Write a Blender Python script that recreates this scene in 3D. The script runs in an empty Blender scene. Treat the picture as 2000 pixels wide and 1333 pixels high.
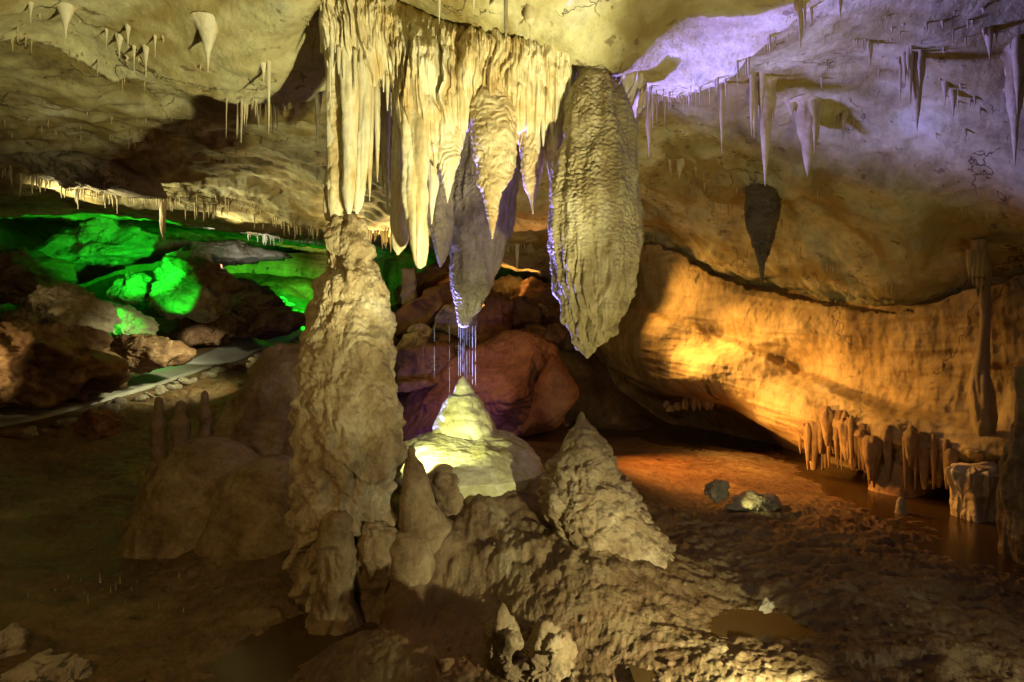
import bpy, math, random
import numpy as np
from mathutils import Vector
random.seed(7)
scene = bpy.context.scene
C = scene.collection
F = 1111.0; CAMZ = 2.2
def P(px, py, d):
    return ((px-1000.0)/F*d, d, CAMZ-(py-666.0)/F*d)
def G(px, py, z):
    return P(px, py, (CAMZ-z)*F/(py-666.0))

# ------------------------------------------------------------------ camera, world, lamps
cam = bpy.data.cameras.new('camera'); cam_o = bpy.data.objects.new('camera', cam); C.objects.link(cam_o)
cam_o.location = (0, 0, CAMZ); cam_o.rotation_euler = (math.radians(90), 0, 0)
cam.sensor_width = 36; cam.lens = F*36/2000; cam.clip_end = 300; cam.clip_start = 0.05
scene.camera = cam_o
w = bpy.data.worlds.new("World"); scene.world = w; w.use_nodes = True
w.node_tree.nodes['Background'].inputs[0].default_value = (0.50, 0.36, 0.12, 1)
w.node_tree.nodes['Background'].inputs[1].default_value = 0.115
vs = scene.view_settings
vs.view_transform = 'Standard'; vs.look = 'None'; vs.exposure = 0.0; vs.gamma = 1.0
scene.cycles.max_bounces = 5; scene.cycles.diffuse_bounces = 3; scene.cycles.glossy_bounces = 3
scene.cycles.transmission_bounces = 4
scene.cycles.caustics_reflective = False; scene.cycles.caustics_refractive = False
scene.cycles.sample_clamp_indirect = 2.0
scene.cycles.use_denoising = True

def spot(name, loc, aim, power, col, ang=60, blend=0.6, size=0.05):
    l = bpy.data.lights.new(name, 'SPOT'); l.energy = power; l.color = col
    l.spot_size = math.radians(ang); l.spot_blend = blend; l.shadow_soft_size = size
    o = bpy.data.objects.new(name, l); C.objects.link(o); o.location = loc
    o.rotation_euler = (Vector(aim)-Vector(loc)).to_track_quat('-Z', 'Y').to_euler()
    return o
def point(name, loc, power, col, size=0.08):
    l = bpy.data.lights.new(name, 'POINT'); l.energy = power; l.color = col; l.shadow_soft_size = size
    o = bpy.data.objects.new(name, l); C.objects.link(o); o.location = loc
    return o
YEL = (1.0, 0.92, 0.47); WARM = (1.0, 0.52, 0.13); BLUE = (0.29, 0.27, 1.0); GREEN = (0.01, 1.0, 0.03)
# the main flood stands low in front, right of the middle, and shines up at the column and the roof
spot('flood_lamp', (1.35, 1.9, 0.45), (-1.7, 4.3, 4.9), 1500, YEL, 55, 0.45, 0.05)
spot('roof_fill', (1.45, 2.0, 0.40), (0.9, 4.9, 3.9), 430, (1.0, 0.86, 0.40), 62, 0.8, 0.05)  # second beam beside the flood, added to light the huge stalactite and right roof
spot('column_fill', (1.45, 2.0, 0.42), (-1.45, 5.0, 2.75), 480, YEL, 40, 1.0, 0.05)  # narrow beam beside the flood, added just to brighten the column
spot('right_roof_fill', (3.3, 3.0, 0.35), (2.8, 8.2, 3.7), 190, (0.92, 0.84, 0.32), 74, 0.9, 0.35)  # added unseen fill off to the right, lifts the dim right roof
spot('left_mud_fill', (-2.6, 0.9, 2.5), (-3.0, 6.0, 0.2), 120, (1.0, 0.62, 0.24), 95, 0.9, 0.3)  # added warm fill near the camera, brightens the left floor
spot('flood_lamp_low', (1.6, 2.6, 0.45), (1.0, 3.9, 0.0), 420, (1.0, 0.95, 0.58), 92, 0.9, 0.04)
spot('blue_lamp', P(772, 845, 7.3), (3.2, 4.1, 5.5), 2600, BLUE, 58, 0.5, 0.4)
spot('blue_drip_lamp', P(800, 835, 7.4), P(905, 690, 6.45), 4500, (0.2, 0.15, 1.0), 40, 0.9, 0.03)
spot('violet_spill_fill', P(800, 850, 7.6), P(830, 790, 11), 260, (0.3, 0.16, 1.0), 70, 0.9, 0.03)  # added beam standing in for blue spill on the red boulder
spot('right_ground_fill', (3.3, 2.6, 0.55), (2.4, 4.4, 0.1), 38, (1.0, 0.93, 0.6), 100, 0.9, 0.04)  # added low fill outside the frame, grazing the right foreground mud
spot('orange_high_lamp', P(1215, 545, 11.7), P(1400, 640, 10.8), 210, WARM, 120, 1.0, 0.05)
spot('orange_wall_lamp', P(1198, 560, 11.0), P(1490, 755, 9.8), 1150, WARM, 74, 1.0, 0.06)
spot('orange_foot_fill', P(1150, 858, 7.9), P(1590, 800, 9.2), 800, (1.0, 0.46, 0.10), 46, 0.9, 0.03)  # extra lamp added to carry the orange light along the lower wall
spot('orange_flat_lamp', P(1190, 660, 9.8), P(1360, 900, 8.9), 1000, (1.0, 0.32, 0.05), 80, 1.0, 0.1)
spot('red_hollow_lamp', P(935, 545, 9.0), P(960, 740, 11.5), 130, (1.0, 0.52, 0.22), 80, 0.9, 0.02)
spot('brown_roof_lamp', P(1060, 560, 11.0), P(1040, 420, 10.4), 40, (1.0, 0.4, 0.12), 80, 0.8, 0.02)
spot('warm_rubble_lamp', P(962, 618, 14.9), P(1000, 590, 16.6), 800, (1.0, 0.5, 0.14), 110, 0.8, 0.05)
spot('stalagmite_lamp', (-0.92, 5.15, 1.12), P(905, 815, 6.4), 115, (0.95, 1.0, 0.5), 110, 0.7, 0.03)
spot('green_cavern_lamp', P(350, 560, 14.0), P(225, 460, 16.5), 1700, GREEN, 56, 0.5, 0.05)
spot('green_boulder_lamp', P(300, 640, 14.2), P(355, 550, 16.2), 300, GREEN, 44, 0.4, 0.05)
spot('green_floor_lamp', P(610, 515, 22.5), P(560, 578, 23.6), 2600, GREEN, 110, 0.5, 0.1)
spot('green_mud_lamp', P(215, 570, 14.0), P(245, 640, 14.8), 170, GREEN, 46, 0.6, 0.05)
spot('yellow_far_lamp', P(640, 545, 24), P(590, 508, 27), 220, (0.9, 1.0, 0.25), 80, 0.6, 0.1)
spot('white_path_lamp', P(340, 655, 15.6), P(385, 682, 16.9), 90, (1.0, 0.95, 0.7), 62, 0.6, 0.05)
spot('path_fill', P(520, 590, 13.5), P(280, 752, 14.2), 800, (1.0, 0.98, 0.6), 72, 0.9, 0.2)  # soft lamp added so the path shows as a lit band
spot('left_rock_lamp', P(-120, 700, 9.5), P(40, 700, 12.0), 100, (1.0, 0.75, 0.36), 90, 0.8, 0.1)
spot('far_fringe_lamp', P(745, 540, 13.5), P(745, 440, 13.0), 420, (1.0, 0.72, 0.3), 120, 0.8, 0.1)
spot('far_left_fringe_lamp', P(-40, 480, 10.0), P(200, 385, 10.6), 900, (1.0, 0.9, 0.5), 60, 0.9, 0.1)
spot('left_fringe_lamp', P(400, 500, 13.2), P(470, 435, 12.6), 240, (1.0, 0.86, 0.4), 75, 0.9, 0.1)
spot('white_far_lamp', P(430, 520, 16.5), P(470, 455, 18.0), 260, (0.95, 0.97, 1.0), 90, 0.7, 0.1)
spot('right_patch_lamp', P(1440, 975, 6.5), P(1510, 980, 6.7), 6, (1.0, 0.95, 0.35), 70, 0.5, 0.02)

# ------------------------------------------------------------------ noise (numpy)
GR = np.array([(1,1,0),(-1,1,0),(1,-1,0),(-1,-1,0),(1,0,1),(-1,0,1),(1,0,-1),(-1,0,-1),
               (0,1,1),(0,-1,1),(0,1,-1),(0,-1,-1),(1,1,0),(-1,1,0),(0,-1,1),(0,-1,-1)], dtype=np.float32)
def _h(ix, iy, iz, seed):
    h = (ix.astype(np.uint32)*np.uint32(374761393) + iy.astype(np.uint32)*np.uint32(668265263)
         + iz.astype(np.uint32)*np.uint32(2147483647-97) + np.uint32((seed*974711) & 0xffffffff))
    h = (h ^ (h >> np.uint32(13)))*np.uint32(1274126177)
    h = (h ^ (h >> np.uint32(15)))*np.uint32(2246822519)
    return h ^ (h >> np.uint32(16))
def perlin(p, seed=0):
    p = np.asarray(p, dtype=np.float64).reshape(-1, 3)
    i = np.floor(p).astype(np.int64); f = (p-i).astype(np.float32)
    u = f*f*f*(f*(f*6-15)+10)
    res = np.zeros(len(p), np.float32)
    for a in (0, 1):
        wx = u[:, 0] if a else 1-u[:, 0]
        for b in (0, 1):
            wy = u[:, 1] if b else 1-u[:, 1]
            for c in (0, 1):
                wz = u[:, 2] if c else 1-u[:, 2]
                g = GR[_h(i[:, 0]+a, i[:, 1]+b, i[:, 2]+c, seed) & np.uint32(15)]
                res += wx*wy*wz*(g[:, 0]*(f[:, 0]-a)+g[:, 1]*(f[:, 1]-b)+g[:, 2]*(f[:, 2]-c))
    return res
def fbm(p, o=4, seed=0, gain=0.5):
    r = 0; a = 1.0; p = np.asarray(p, dtype=np.float64)
    for k in range(o):
        r = r + a*perlin(p, seed+k*17); p = p*2.03+11.3; a *= gain
    return r
def ridged(p, o=4, seed=0, gain=0.5):
    r = 0; a = 1.0; p = np.asarray(p, dtype=np.float64)
    for k in range(o):
        r = r + a*(1-2*np.abs(perlin(p, seed+k*17))); p = p*2.03+5.7; a *= gain
    return r
def billow(p, o=3, seed=0, gain=0.5):
    r = 0; a = 1.0; p = np.asarray(p, dtype=np.float64)
    for k in range(o):
        r = r + a*(2*np.abs(perlin(p, seed+k*17))); p = p*2.1+5.7; a *= gain
    return r
def worley(p, seed=0):
    p = np.asarray(p, dtype=np.float64).reshape(-1, 3)
    i = np.floor(p).astype(np.int64); f = (p-i).astype(np.float32)
    best = np.full(len(p), 9.0, np.float32)
    k = np.float32(1/65535.0)
    for a in (-1, 0, 1):
        for b in (-1, 0, 1):
            for c in (-1, 0, 1):
                h = _h(i[:, 0]+a, i[:, 1]+b, i[:, 2]+c, seed)
                h2 = (h*np.uint32(2654435761)) ^ (h >> np.uint32(7))
                fx = a+(h & np.uint32(65535)).astype(np.float32)*k-f[:, 0]
                fy = b+(h >> np.uint32(16)).astype(np.float32)*k-f[:, 1]
                fz = c+((h2 >> np.uint32(11)) & np.uint32(65535)).astype(np.float32)*k-f[:, 2]
                best = np.minimum(best, fx*fx+fy*fy+fz*fz)
    return np.sqrt(best)
def sstep(a, b, x):
    t = np.clip((x-a)/(b-a), 0, 1); return t*t*(3-2*t)
def catm(xs, ys, x):
    """smooth interpolation through (xs, ys)"""
    xs = np.asarray(xs, float); ys = np.asarray(ys, float)
    m = np.gradient(ys, xs); i = np.clip(np.searchsorted(xs, x)-1, 0, len(xs)-2)
    h = xs[i+1]-xs[i]; t = (x-xs[i])/h
    return ((2*t**3-3*t**2+1)*ys[i]+(t**3-2*t**2+t)*h*m[i]*0.6+(-2*t**3+3*t**2)*ys[i+1]+(t**3-t**2)*h*m[i+1]*0.6)

class RBF:
    def __init__(s, pts, vals, eps):
        s.p = np.asarray(pts, float); s.e = eps; n = len(pts); k = s.p.shape[1]+1
        A = np.zeros((n+k, n+k)); A[:n, :n] = s.k(s.p, s.p)
        A[:n, n] = 1; A[:n, n+1:] = s.p; A[n:, :n] = A[:n, n:].T
        A[:n, :n] += np.eye(n)*1e-3
        s.w = np.linalg.solve(A, np.concatenate([vals, np.zeros(k)])); s.n = n
    def k(s, a, b):
        return -np.sqrt(((a[:, None, :]-b[None])**2).sum(-1)+s.e**2)
    def __call__(s, q):
        q = np.asarray(q, float); out = np.empty(len(q))
        for i in range(0, len(q), 40000):
            c = q[i:i+40000]
            out[i:i+40000] = s.k(c, s.p)@s.w[:s.n]+s.w[s.n]+c@s.w[s.n+1:]
        return out

# ------------------------------------------------------------------ mesh and object helpers
def mesh_from(name, V, Q, T=None):
    me = bpy.data.meshes.new(name); V = np.asarray(V, np.float32); Q = np.asarray(Q, np.int32)
    T = np.zeros((0, 3), np.int32) if T is None or len(T) == 0 else np.asarray(T, np.int32)
    Q = Q.reshape(-1, 4)
    me.vertices.add(len(V)); me.vertices.foreach_set('co', V.ravel())
    nl = Q.size+T.size; me.loops.add(nl)
    me.loops.foreach_set('vertex_index', np.concatenate([Q.ravel(), T.ravel()]))
    me.polygons.add(len(Q)+len(T))
    ls = np.concatenate([np.arange(len(Q))*4, len(Q)*4+np.arange(len(T))*3]).astype(np.int32)
    me.polygons.foreach_set('loop_start', ls)
    me.polygons.foreach_set('use_smooth', np.ones(len(ls), bool))
    me.update(calc_edges=True); me.validate()
    return me
def grid_quads(nr, nc, wrap=False, flip=False):
    r = np.arange(nr-1)[:, None]; c = np.arange(nc if wrap else nc-1)[None]
    c2 = (c+1) % nc
    q = np.stack([r*nc+c, r*nc+c2, (r+1)*nc+c2, (r+1)*nc+c], -1).reshape(-1, 4)
    return q[:, ::-1] if flip else q
def link(name, me, mat, loc=(0, 0, 0), parent=None):
    o = bpy.data.objects.new(name, me); C.objects.link(o)
    if mat and not me.materials: me.materials.append(mat)
    o.location = loc
    if parent:
        o.parent = parent; o.location = Vector(loc)-parent.location
    return o
def tag(o, label=None, cat=None, group=None, kind=None):
    if label: o['label'] = label
    if cat: o['category'] = cat
    if group: o['group'] = group
    if kind: o['kind'] = kind
    return o
def empty(name, loc, label, cat, group=None):
    o = bpy.data.objects.new(name, None); C.objects.link(o); o.location = loc; o.empty_display_size = 0.2
    return tag(o, label, cat, group)

# ------------------------------------------------------------------ materials
def ramp(nt, fac, stops):
    n = nt.nodes.new('ShaderNodeValToRGB'); nt.links.new(fac, n.inputs[0])
    e = n.color_ramp.elements
    while len(e) > 1: e.remove(e[-1])
    e[0].position = stops[0][0]; e[0].color = (*stops[0][1], 1)
    for p_, c_ in stops[1:]:
        k = e.new(p_); k.color = (*c_, 1)
    return n.outputs[0]
def rock_mat(name, stops, scale=1.0, stretch=(1, 1, 1), rough=(0.55, 0.85), bump=0.5, bdist=0.02, fine=60,
             crack=None, spots=None, mott=0.35, spec=0.4, tint2=None):
    m = bpy.data.materials.new(name); m.use_nodes = True; nt = m.node_tree; N = nt.nodes; L = nt.links
    b = N['Principled BSDF']
    tc = N.new('ShaderNodeTexCoord'); mp = N.new('ShaderNodeMapping'); L.new(tc.outputs['Object'], mp.inputs[0])
    mp.inputs['Scale'].default_value = tuple(s*scale for s in stretch)
    def noise(sc, det=6, ro=0.6, dist=0.0, vec=None):
        n = N.new('ShaderNodeTexNoise'); L.new(vec or mp.outputs[0], n.inputs['Vector'])
        n.inputs['Scale'].default_value = sc; n.inputs['Detail'].default_value = det
        n.inputs['Roughness'].default_value = ro; n.inputs['Distortion'].default_value = dist
        return n
    def math_(op, a, b_):
        n = N.new('ShaderNodeMath'); n.operation = op
        for i, v in enumerate((a, b_)):
            if isinstance(v, (int, float)): n.inputs[i].default_value = v
            else: L.new(v, n.inputs[i])
        return n.outputs[0]
    def mix(kind, fac, a, b_):
        n = N.new('ShaderNodeMix'); n.data_type = 'RGBA'; n.blend_type = kind
        for s_, v in ((n.inputs[0], fac), (n.inputs[6], a), (n.inputs[7], b_)):
            if isinstance(v, (int, float)): s_.default_value = v
            elif isinstance(v, tuple): s_.default_value = (*v, 1)
            else: L.new(v, s_)
        return n.outputs[2]
    n1 = noise(1.3, 8, 0.62, 0.6); col = ramp(nt, n1.outputs[0], stops)
    n2 = noise(9, 8, 0.68, 0.3)
    g = ramp(nt, n2.outputs[0], [(0.3, (1-mott,)*3), (0.5, (1, 1, 1)), (0.72, (1+mott*0.6,)*3)])
    col = mix('MULTIPLY', 1.0, col, g)
    n3 = noise(fine, 5, 0.7); nm = noise(5.5, 8, 0.66, 0.2)
    hsum = math_('ADD', math_('MULTIPLY', nm.outputs[0], 1.0), math_('MULTIPLY', n3.outputs[0], 0.35))
    n2h = math_('MULTIPLY', n2.outputs[0], 0.8); hsum = math_('ADD', hsum, n2h)
    if tint2:
        nn = noise(tint2[0], 5, 0.55, 1.0)
        f = ramp(nt, nn.outputs[0], [(tint2[1], (0, 0, 0)), (tint2[2], (1, 1, 1))])
        col = mix('MIX', f, col, tint2[3])
    if crack:
        nw = noise(2.2, 4, 0.6)
        wv = N.new('ShaderNodeVectorMath'); wv.operation = 'MULTIPLY_ADD'
        L.new(nw.outputs['Color'], wv.inputs[0]); wv.inputs[1].default_value = (0.9,)*3; L.new(mp.outputs[0], wv.inputs[2])
        v = N.new('ShaderNodeTexVoronoi'); v.feature = 'DISTANCE_TO_EDGE'; L.new(wv.outputs[0], v.inputs['Vector'])
        v.inputs['Scale'].default_value = crack[0]
        nb = noise(1.7, 3, 0.5)
        lim = math_('ADD', math_('MULTIPLY', ramp(nt, nb.outputs[0], [(0.47, (0, 0, 0)), (0.62, (1, 1, 1))]), crack[1]), 0.0004)
        f = N.new('ShaderNodeMapRange'); L.new(v.outputs[0], f.inputs[0]); L.new(lim, f.inputs[2]); f.inputs[1].default_value = 0
        col = mix('MIX', math_('MULTIPLY', math_('SUBTRACT', 1.0, f.outputs[0]), crack[2]), col, (0.03, 0.02, 0.01))
        hsum = math_('ADD', hsum, math_('MULTIPLY', f.outputs[0], 0.5))
    if spots:
        v = noise(spots[0], 3, 0.5)
        f = ramp(nt, v.outputs[0], [(spots[1], (0, 0, 0)), (spots[1]+0.035, (1, 1, 1))])
        col = mix('MIX', math_('MULTIPLY', f, spots[2]), col, spots[3])
    bp = N.new('ShaderNodeBump'); bp.inputs['Strength'].default_value = bump; bp.inputs['Distance'].default_value = bdist
    L.new(hsum, bp.inputs['Height']); L.new(bp.outputs[0], b.inputs['Normal'])
    L.new(col, b.inputs['Base Color'])
    mr = N.new('ShaderNodeMapRange'); L.new(n2.outputs[0], mr.inputs[0]); mr.inputs[1].default_value = 0.3; mr.inputs[2].default_value = 0.7
    mr.inputs[3].default_value = rough[0]; mr.inputs[4].default_value = rough[1]; L.new(mr.outputs[0], b.inputs['Roughness'])
    b.inputs['Specular IOR Level'].default_value = spec
    return m
M_ceil = rock_mat('ceiling_limestone', [(0.30, (0.19, 0.15, 0.06)), (0.42, (0.41, 0.35, 0.17)), (0.55, (0.58, 0.54, 0.31)), (0.72, (0.68, 0.65, 0.46))],
                  0.8, (1, 1, 1), bump=0.75, bdist=0.035, crack=(0.8, 0.013, 0.8), spots=(7, 0.66, 0.7, (0.16, 0.10, 0.045)), mott=0.3, spec=0.25, tint2=(1.1, 0.48, 0.62, (0.32, 0.25, 0.09)))
M_wall = rock_mat('wall_limestone', [(0.30, (0.16, 0.10, 0.035)), (0.42, (0.38, 0.26, 0.10)), (0.56, (0.55, 0.40, 0.18)), (0.72, (0.62, 0.48, 0.26))],
                  0.6, (1, 1, 0.6), bump=0.4, bdist=0.025, crack=(0.5, 0.008, 0.7), spots=(3.3, 0.66, 0.8, (0.06, 0.045, 0.02)), mott=0.35, spec=0.2)
M_pale = rock_mat('pale_flowstone', [(0.30, (0.40, 0.25, 0.09)), (0.42, (0.60, 0.48, 0.26)), (0.55, (0.74, 0.68, 0.50)), (0.70, (0.80, 0.76, 0.64))],
                  2.2, (1, 1, 0.3), rough=(0.35, 0.7), bump=0.5, bdist=0.02, mott=0.2, spec=0.4)
M_cone = rock_mat('tan_flowstone', [(0.30, (0.38, 0.26, 0.12)), (0.48, (0.56, 0.45, 0.26)), (0.66, (0.68, 0.60, 0.42))],
                  2.0, (1, 1, 0.7), rough=(0.4, 0.75), bump=0.6, bdist=0.02, mott=0.22)
M_giant = rock_mat('rippled_flowstone', [(0.30, (0.22, 0.18, 0.09)), (0.48, (0.40, 0.34, 0.20)), (0.66, (0.56, 0.52, 0.36))],
                   2.0, (1, 1, 0.4), rough=(0.3, 0.65), bump=0.8, bdist=0.02, fine=45, mott=0.3, tint2=(0.9, 0.48, 0.64, (0.22, 0.16, 0.07)))
M_dark = rock_mat('grey_brown_flowstone', [(0.30, (0.17, 0.14, 0.08)), (0.48, (0.32, 0.27, 0.17)), (0.66, (0.44, 0.39, 0.27))],
                  2.2, (1, 1, 0.6), rough=(0.25, 0.6), bump=0.8, bdist=0.02, fine=45, mott=0.3)
M_drk2 = rock_mat('dark_flowstone', [(0.30, (0.07, 0.055, 0.035)), (0.48, (0.13, 0.10, 0.06)), (0.66, (0.20, 0.16, 0.10))], 2.2, rough=(0.3, 0.6), bump=0.8, bdist=0.02, mott=0.3)
M_col = rock_mat('popcorn_limestone', [(0.30, (0.20, 0.13, 0.06)), (0.46, (0.38, 0.29, 0.16)), (0.60, (0.50, 0.42, 0.27)), (0.72, (0.60, 0.54, 0.40))],
                 2.4, (1, 1, 0.7), rough=(0.4, 0.75), bump=0.8, bdist=0.025, mott=0.35)
M_mudst = rock_mat('muddy_stalagmite', [(0.30, (0.13, 0.075, 0.03)), (0.48, (0.26, 0.18, 0.085)), (0.66, (0.38, 0.29, 0.16))],
                   2.0, rough=(0.4, 0.8), bump=0.8, bdist=0.03, mott=0.35)
M_mud = rock_mat('cave_mud', [(0.30, (0.07, 0.034, 0.011)), (0.46, (0.13, 0.075, 0.027)), (0.60, (0.19, 0.13, 0.055)), (0.72, (0.30, 0.24, 0.13))],
                 0.8, (1, 1, 1), rough=(0.22, 0.8), bump=0.9, bdist=0.04, fine=40, mott=0.45, spec=0.5,
                 tint2=(0.35, 0.53, 0.66, (0.17, 0.065, 0.02)))
M_red = rock_mat('red_clay_rock', [(0.30, (0.10, 0.038, 0.016)), (0.48, (0.20, 0.085, 0.036)), (0.66, (0.30, 0.15, 0.07))],
                 0.9, rough=(0.5, 0.85), bump=0.8, bdist=0.05, mott=0.4, spots=(14, 0.66, 0.5, (0.06, 0.02, 0.008)))
M_brn = rock_mat('brown_boulder_rock', [(0.30, (0.09, 0.042, 0.017)), (0.48, (0.19, 0.10, 0.042)), (0.66, (0.31, 0.19, 0.09))],
                 1.0, rough=(0.5, 0.85), bump=0.8, bdist=0.05, mott=0.4, crack=(0.9, 0.02, 0.7))
M_gry = rock_mat('grey_slab_rock', [(0.30, (0.22, 0.17, 0.10)), (0.48, (0.38, 0.32, 0.21)), (0.66, (0.52, 0.46, 0.33))],
                 1.3, rough=(0.5, 0.85), bump=0.9, bdist=0.04, mott=0.35, crack=(1.2, 0.03, 0.7))
M_foot = rock_mat('rusty_flowstone', [(0.30, (0.16, 0.085, 0.03)), (0.48, (0.30, 0.18, 0.07)), (0.66, (0.42, 0.29, 0.13))], 2.2, (1, 1, 0.4), rough=(0.4, 0.8), bump=0.7, bdist=0.03, mott=0.35)
M_path = rock_mat('worn_concrete', [(0.30, (0.26, 0.25, 0.18)), (0.5, (0.36, 0.35, 0.27)), (0.7, (0.44, 0.43, 0.34))],
                  1.0, rough=(0.25, 0.5), bump=0.25, bdist=0.01, mott=0.15)
M_wet = rock_mat('wet_cream_calcite', [(0.30, (0.34, 0.30, 0.10)), (0.48, (0.54, 0.51, 0.24)), (0.66, (0.68, 0.67, 0.43))],
                 2.5, rough=(0.08, 0.3), bump=0.6, bdist=0.02, mott=0.2, spec=0.8)
def water_mat():
    m = bpy.data.materials.new('still_cave_water'); m.use_nodes = True; nt = m.node_tree; b = nt.nodes['Principled BSDF']
    b.inputs['Base Color'].default_value = (0.055, 0.032, 0.010, 1); b.inputs['Roughness'].default_value = 0.22; b.inputs['Specular IOR Level'].default_value = 0.3
    n = nt.nodes.new('ShaderNodeTexNoise'); n.inputs['Scale'].default_value = 3; n.inputs['Detail'].default_value = 2
    tc = nt.nodes.new('ShaderNodeTexCoord'); nt.links.new(tc.outputs['Object'], n.inputs[0])
    bp = nt.nodes.new('ShaderNodeBump'); bp.inputs['Strength'].default_value = 0.05; bp.inputs['Distance'].default_value = 0.02
    nt.links.new(n.outputs[0], bp.inputs['Height']); nt.links.new(bp.outputs[0], b.inputs['Normal'])
    return m
M_water = water_mat()
def drip_mat():
    m = bpy.data.materials.new('falling_water'); m.use_nodes = True; b = m.node_tree.nodes['Principled BSDF']
    b.inputs['Base Color'].default_value = (0.85, 0.88, 1, 1); b.inputs['Roughness'].default_value = 0.15
    b.inputs['Transmission Weight'].default_value = 0.35; b.inputs['IOR'].default_value = 1.33
    return m
M_drip = drip_mat()

# ------------------------------------------------------------------ ceiling and ground surfaces
EX = [-30, -9, -6, -4.9, -4.3, -3.95, -3.35, -2.38, -1, 1.22, 1.69, 1.95, 2.05, 2.12, 2.3, 3, 6, 30]
EY = [0.5, 3.6, 4.3, 4.6, 4.95, 5.49, 5.71, 6.02, 6.3, 5.43, 5.37, 5.2, 4.6, 4.2, 3.9, 2.5, 0, -5]
def ceil_step(x, y):
    p = np.stack([x*1.1, y*1.1, np.zeros_like(x)], -1)
    yy = y+0.22*fbm(p, 3, 91)+0.05*perlin(p*6, 5)
    d = yy-np.interp(x, EX, EY)
    return (0.5+0.3*sstep(-1, -3, x))*sstep(-0.06, 0.16, d)*(1-0.3*sstep(8, 14, y))
cc = [P(*c) for c in [
    (0, -200, 3.4), (100, 50, 4.87), (300, 20, 4.7), (500, 0, 4.6), (600, 40, 4.8), (300, 120, 5.2), (560, 150, 5.4), (500, 190, 5.75), (250, 155, 5.5),
    (0, 60, 4.6), (-300, 0, 5.0), (700, -50, 4.5), (630, 30, 5.0), (860, 62, 5.0), (1000, 100, 5.0), (1120, 132, 5.0), (1170, 155, 4.8),
    (900, -40, 4.2), (1100, 0, 4.3), (1300, 0, 4.3), (1250, 120, 4.75), (1300, 180, 5.3), (1200, 150, 5.2), (1450, 60, 4.4), (1500, 0, 4.0),
    (100, 200, 7.0), (300, 250, 8.2), (550, 280, 8.6), (200, 330, 9.8), (500, 350, 11), (620, 300, 9.0), (0, 345, 9.4), (320, 400, 11.4), (630, 452, 13.0),
    (0, 400, 12.5), (0, 425, 14), (200, 425, 15), (400, 440, 18), (480, 462, 18), (620, 474, 18), (600, 492, 26), (300, 440, 22), (500, 470, 30),
    (760, 456, 13.0), (850, 470, 14), (900, 500, 20), (900, 330, 8.5), (1000, 350, 8.5), (1020, 430, 10.0), (1030, 488, 12), (1090, 545, 15), (1150, 560, 18),
    (1300, 230, 7.3), (1290, 350, 8.9), (1290, 425, 10.4), (1250, 455, 12.1), (1330, 490, 11.5), (1400, 530, 11), (1500, 560, 10.3), (1600, 575, 9.3),
    (1720, 585, 8.3), (1850, 550, 7.5), (2000, 505, 6.8), (1900, 250, 5.84), (1900, 400, 6.5), (1720, 150, 6.0), (1720, 300, 6.64), (1720, 450, 7.42), (1500, 200, 6.7), (1500, 300, 7.4), (1500, 400, 8.3), (1500, 480, 9.2), (1600, 380, 7.6), (1600, 500, 8.7),
    (1800, 100, 5.4), (1600, 100, 5.5), (1900, 0, 4.8), (1700, 30, 5.0), (2200, 300, 5.4), (2400, 500, 6.0), (2300, 0, 5.0),
    (-300, 300, 9.0), (-500, 450, 10), (-800, 300, 7.0)]]
cc += [(0, -3, 4.7), (0, 1, 4.7), (-6, 0, 4.8), (6, 0, 4.9), (-12, 5, 4.8), (12, 5, 3.4), (0, 40, 6.0), (-20, 40, 7), (15, 25, 3)]
cc = np.array(cc)
ceil_rbf = RBF(cc[:, :2], cc[:, 2]-ceil_step(cc[:, 0], cc[:, 1]), 0.5)
def ceil_low(x, y):
    x = np.asarray(x, float).ravel(); y = np.asarray(y, float).ravel()
    return ceil_rbf(np.stack([x, y], -1))+ceil_step(x, y)
def ceil_z(x, y):
    x = np.asarray(x, float).ravel(); y = np.asarray(y, float).ravel()
    z = ceil_low(x, y); o = np.zeros_like(x)
    far = sstep(5.5, 8.5, y)
    p = np.stack([x, y, o], -1)
    z = z+(0.05+0.11*far)*fbm(p*0.9, 4, 1)
    # bedding: overlapping layers running with the slope
    q = np.stack([x*0.5+0.3*y, y*1.5-0.5*x, o], -1)
    z = z+(0.018+0.06*far)*ridged(q*0.9, 4, 31)+0.02*far*ridged(q*3.2, 3, 55)
    rt = sstep(1.0, 2.5, x)*sstep(4.5, 6.5, y)
    z = z+rt*(0.05*ridged(np.stack([x*0.5, y*0.6, z*3.0], -1), 4, 35)+0.025*ridged(np.stack([x*1.6+y, y*3, z*5], -1), 4, 36))
    z = z+0.012*fbm(p*5, 4, 3)+0.006*billow(p*14, 2, 9)
    return z
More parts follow.
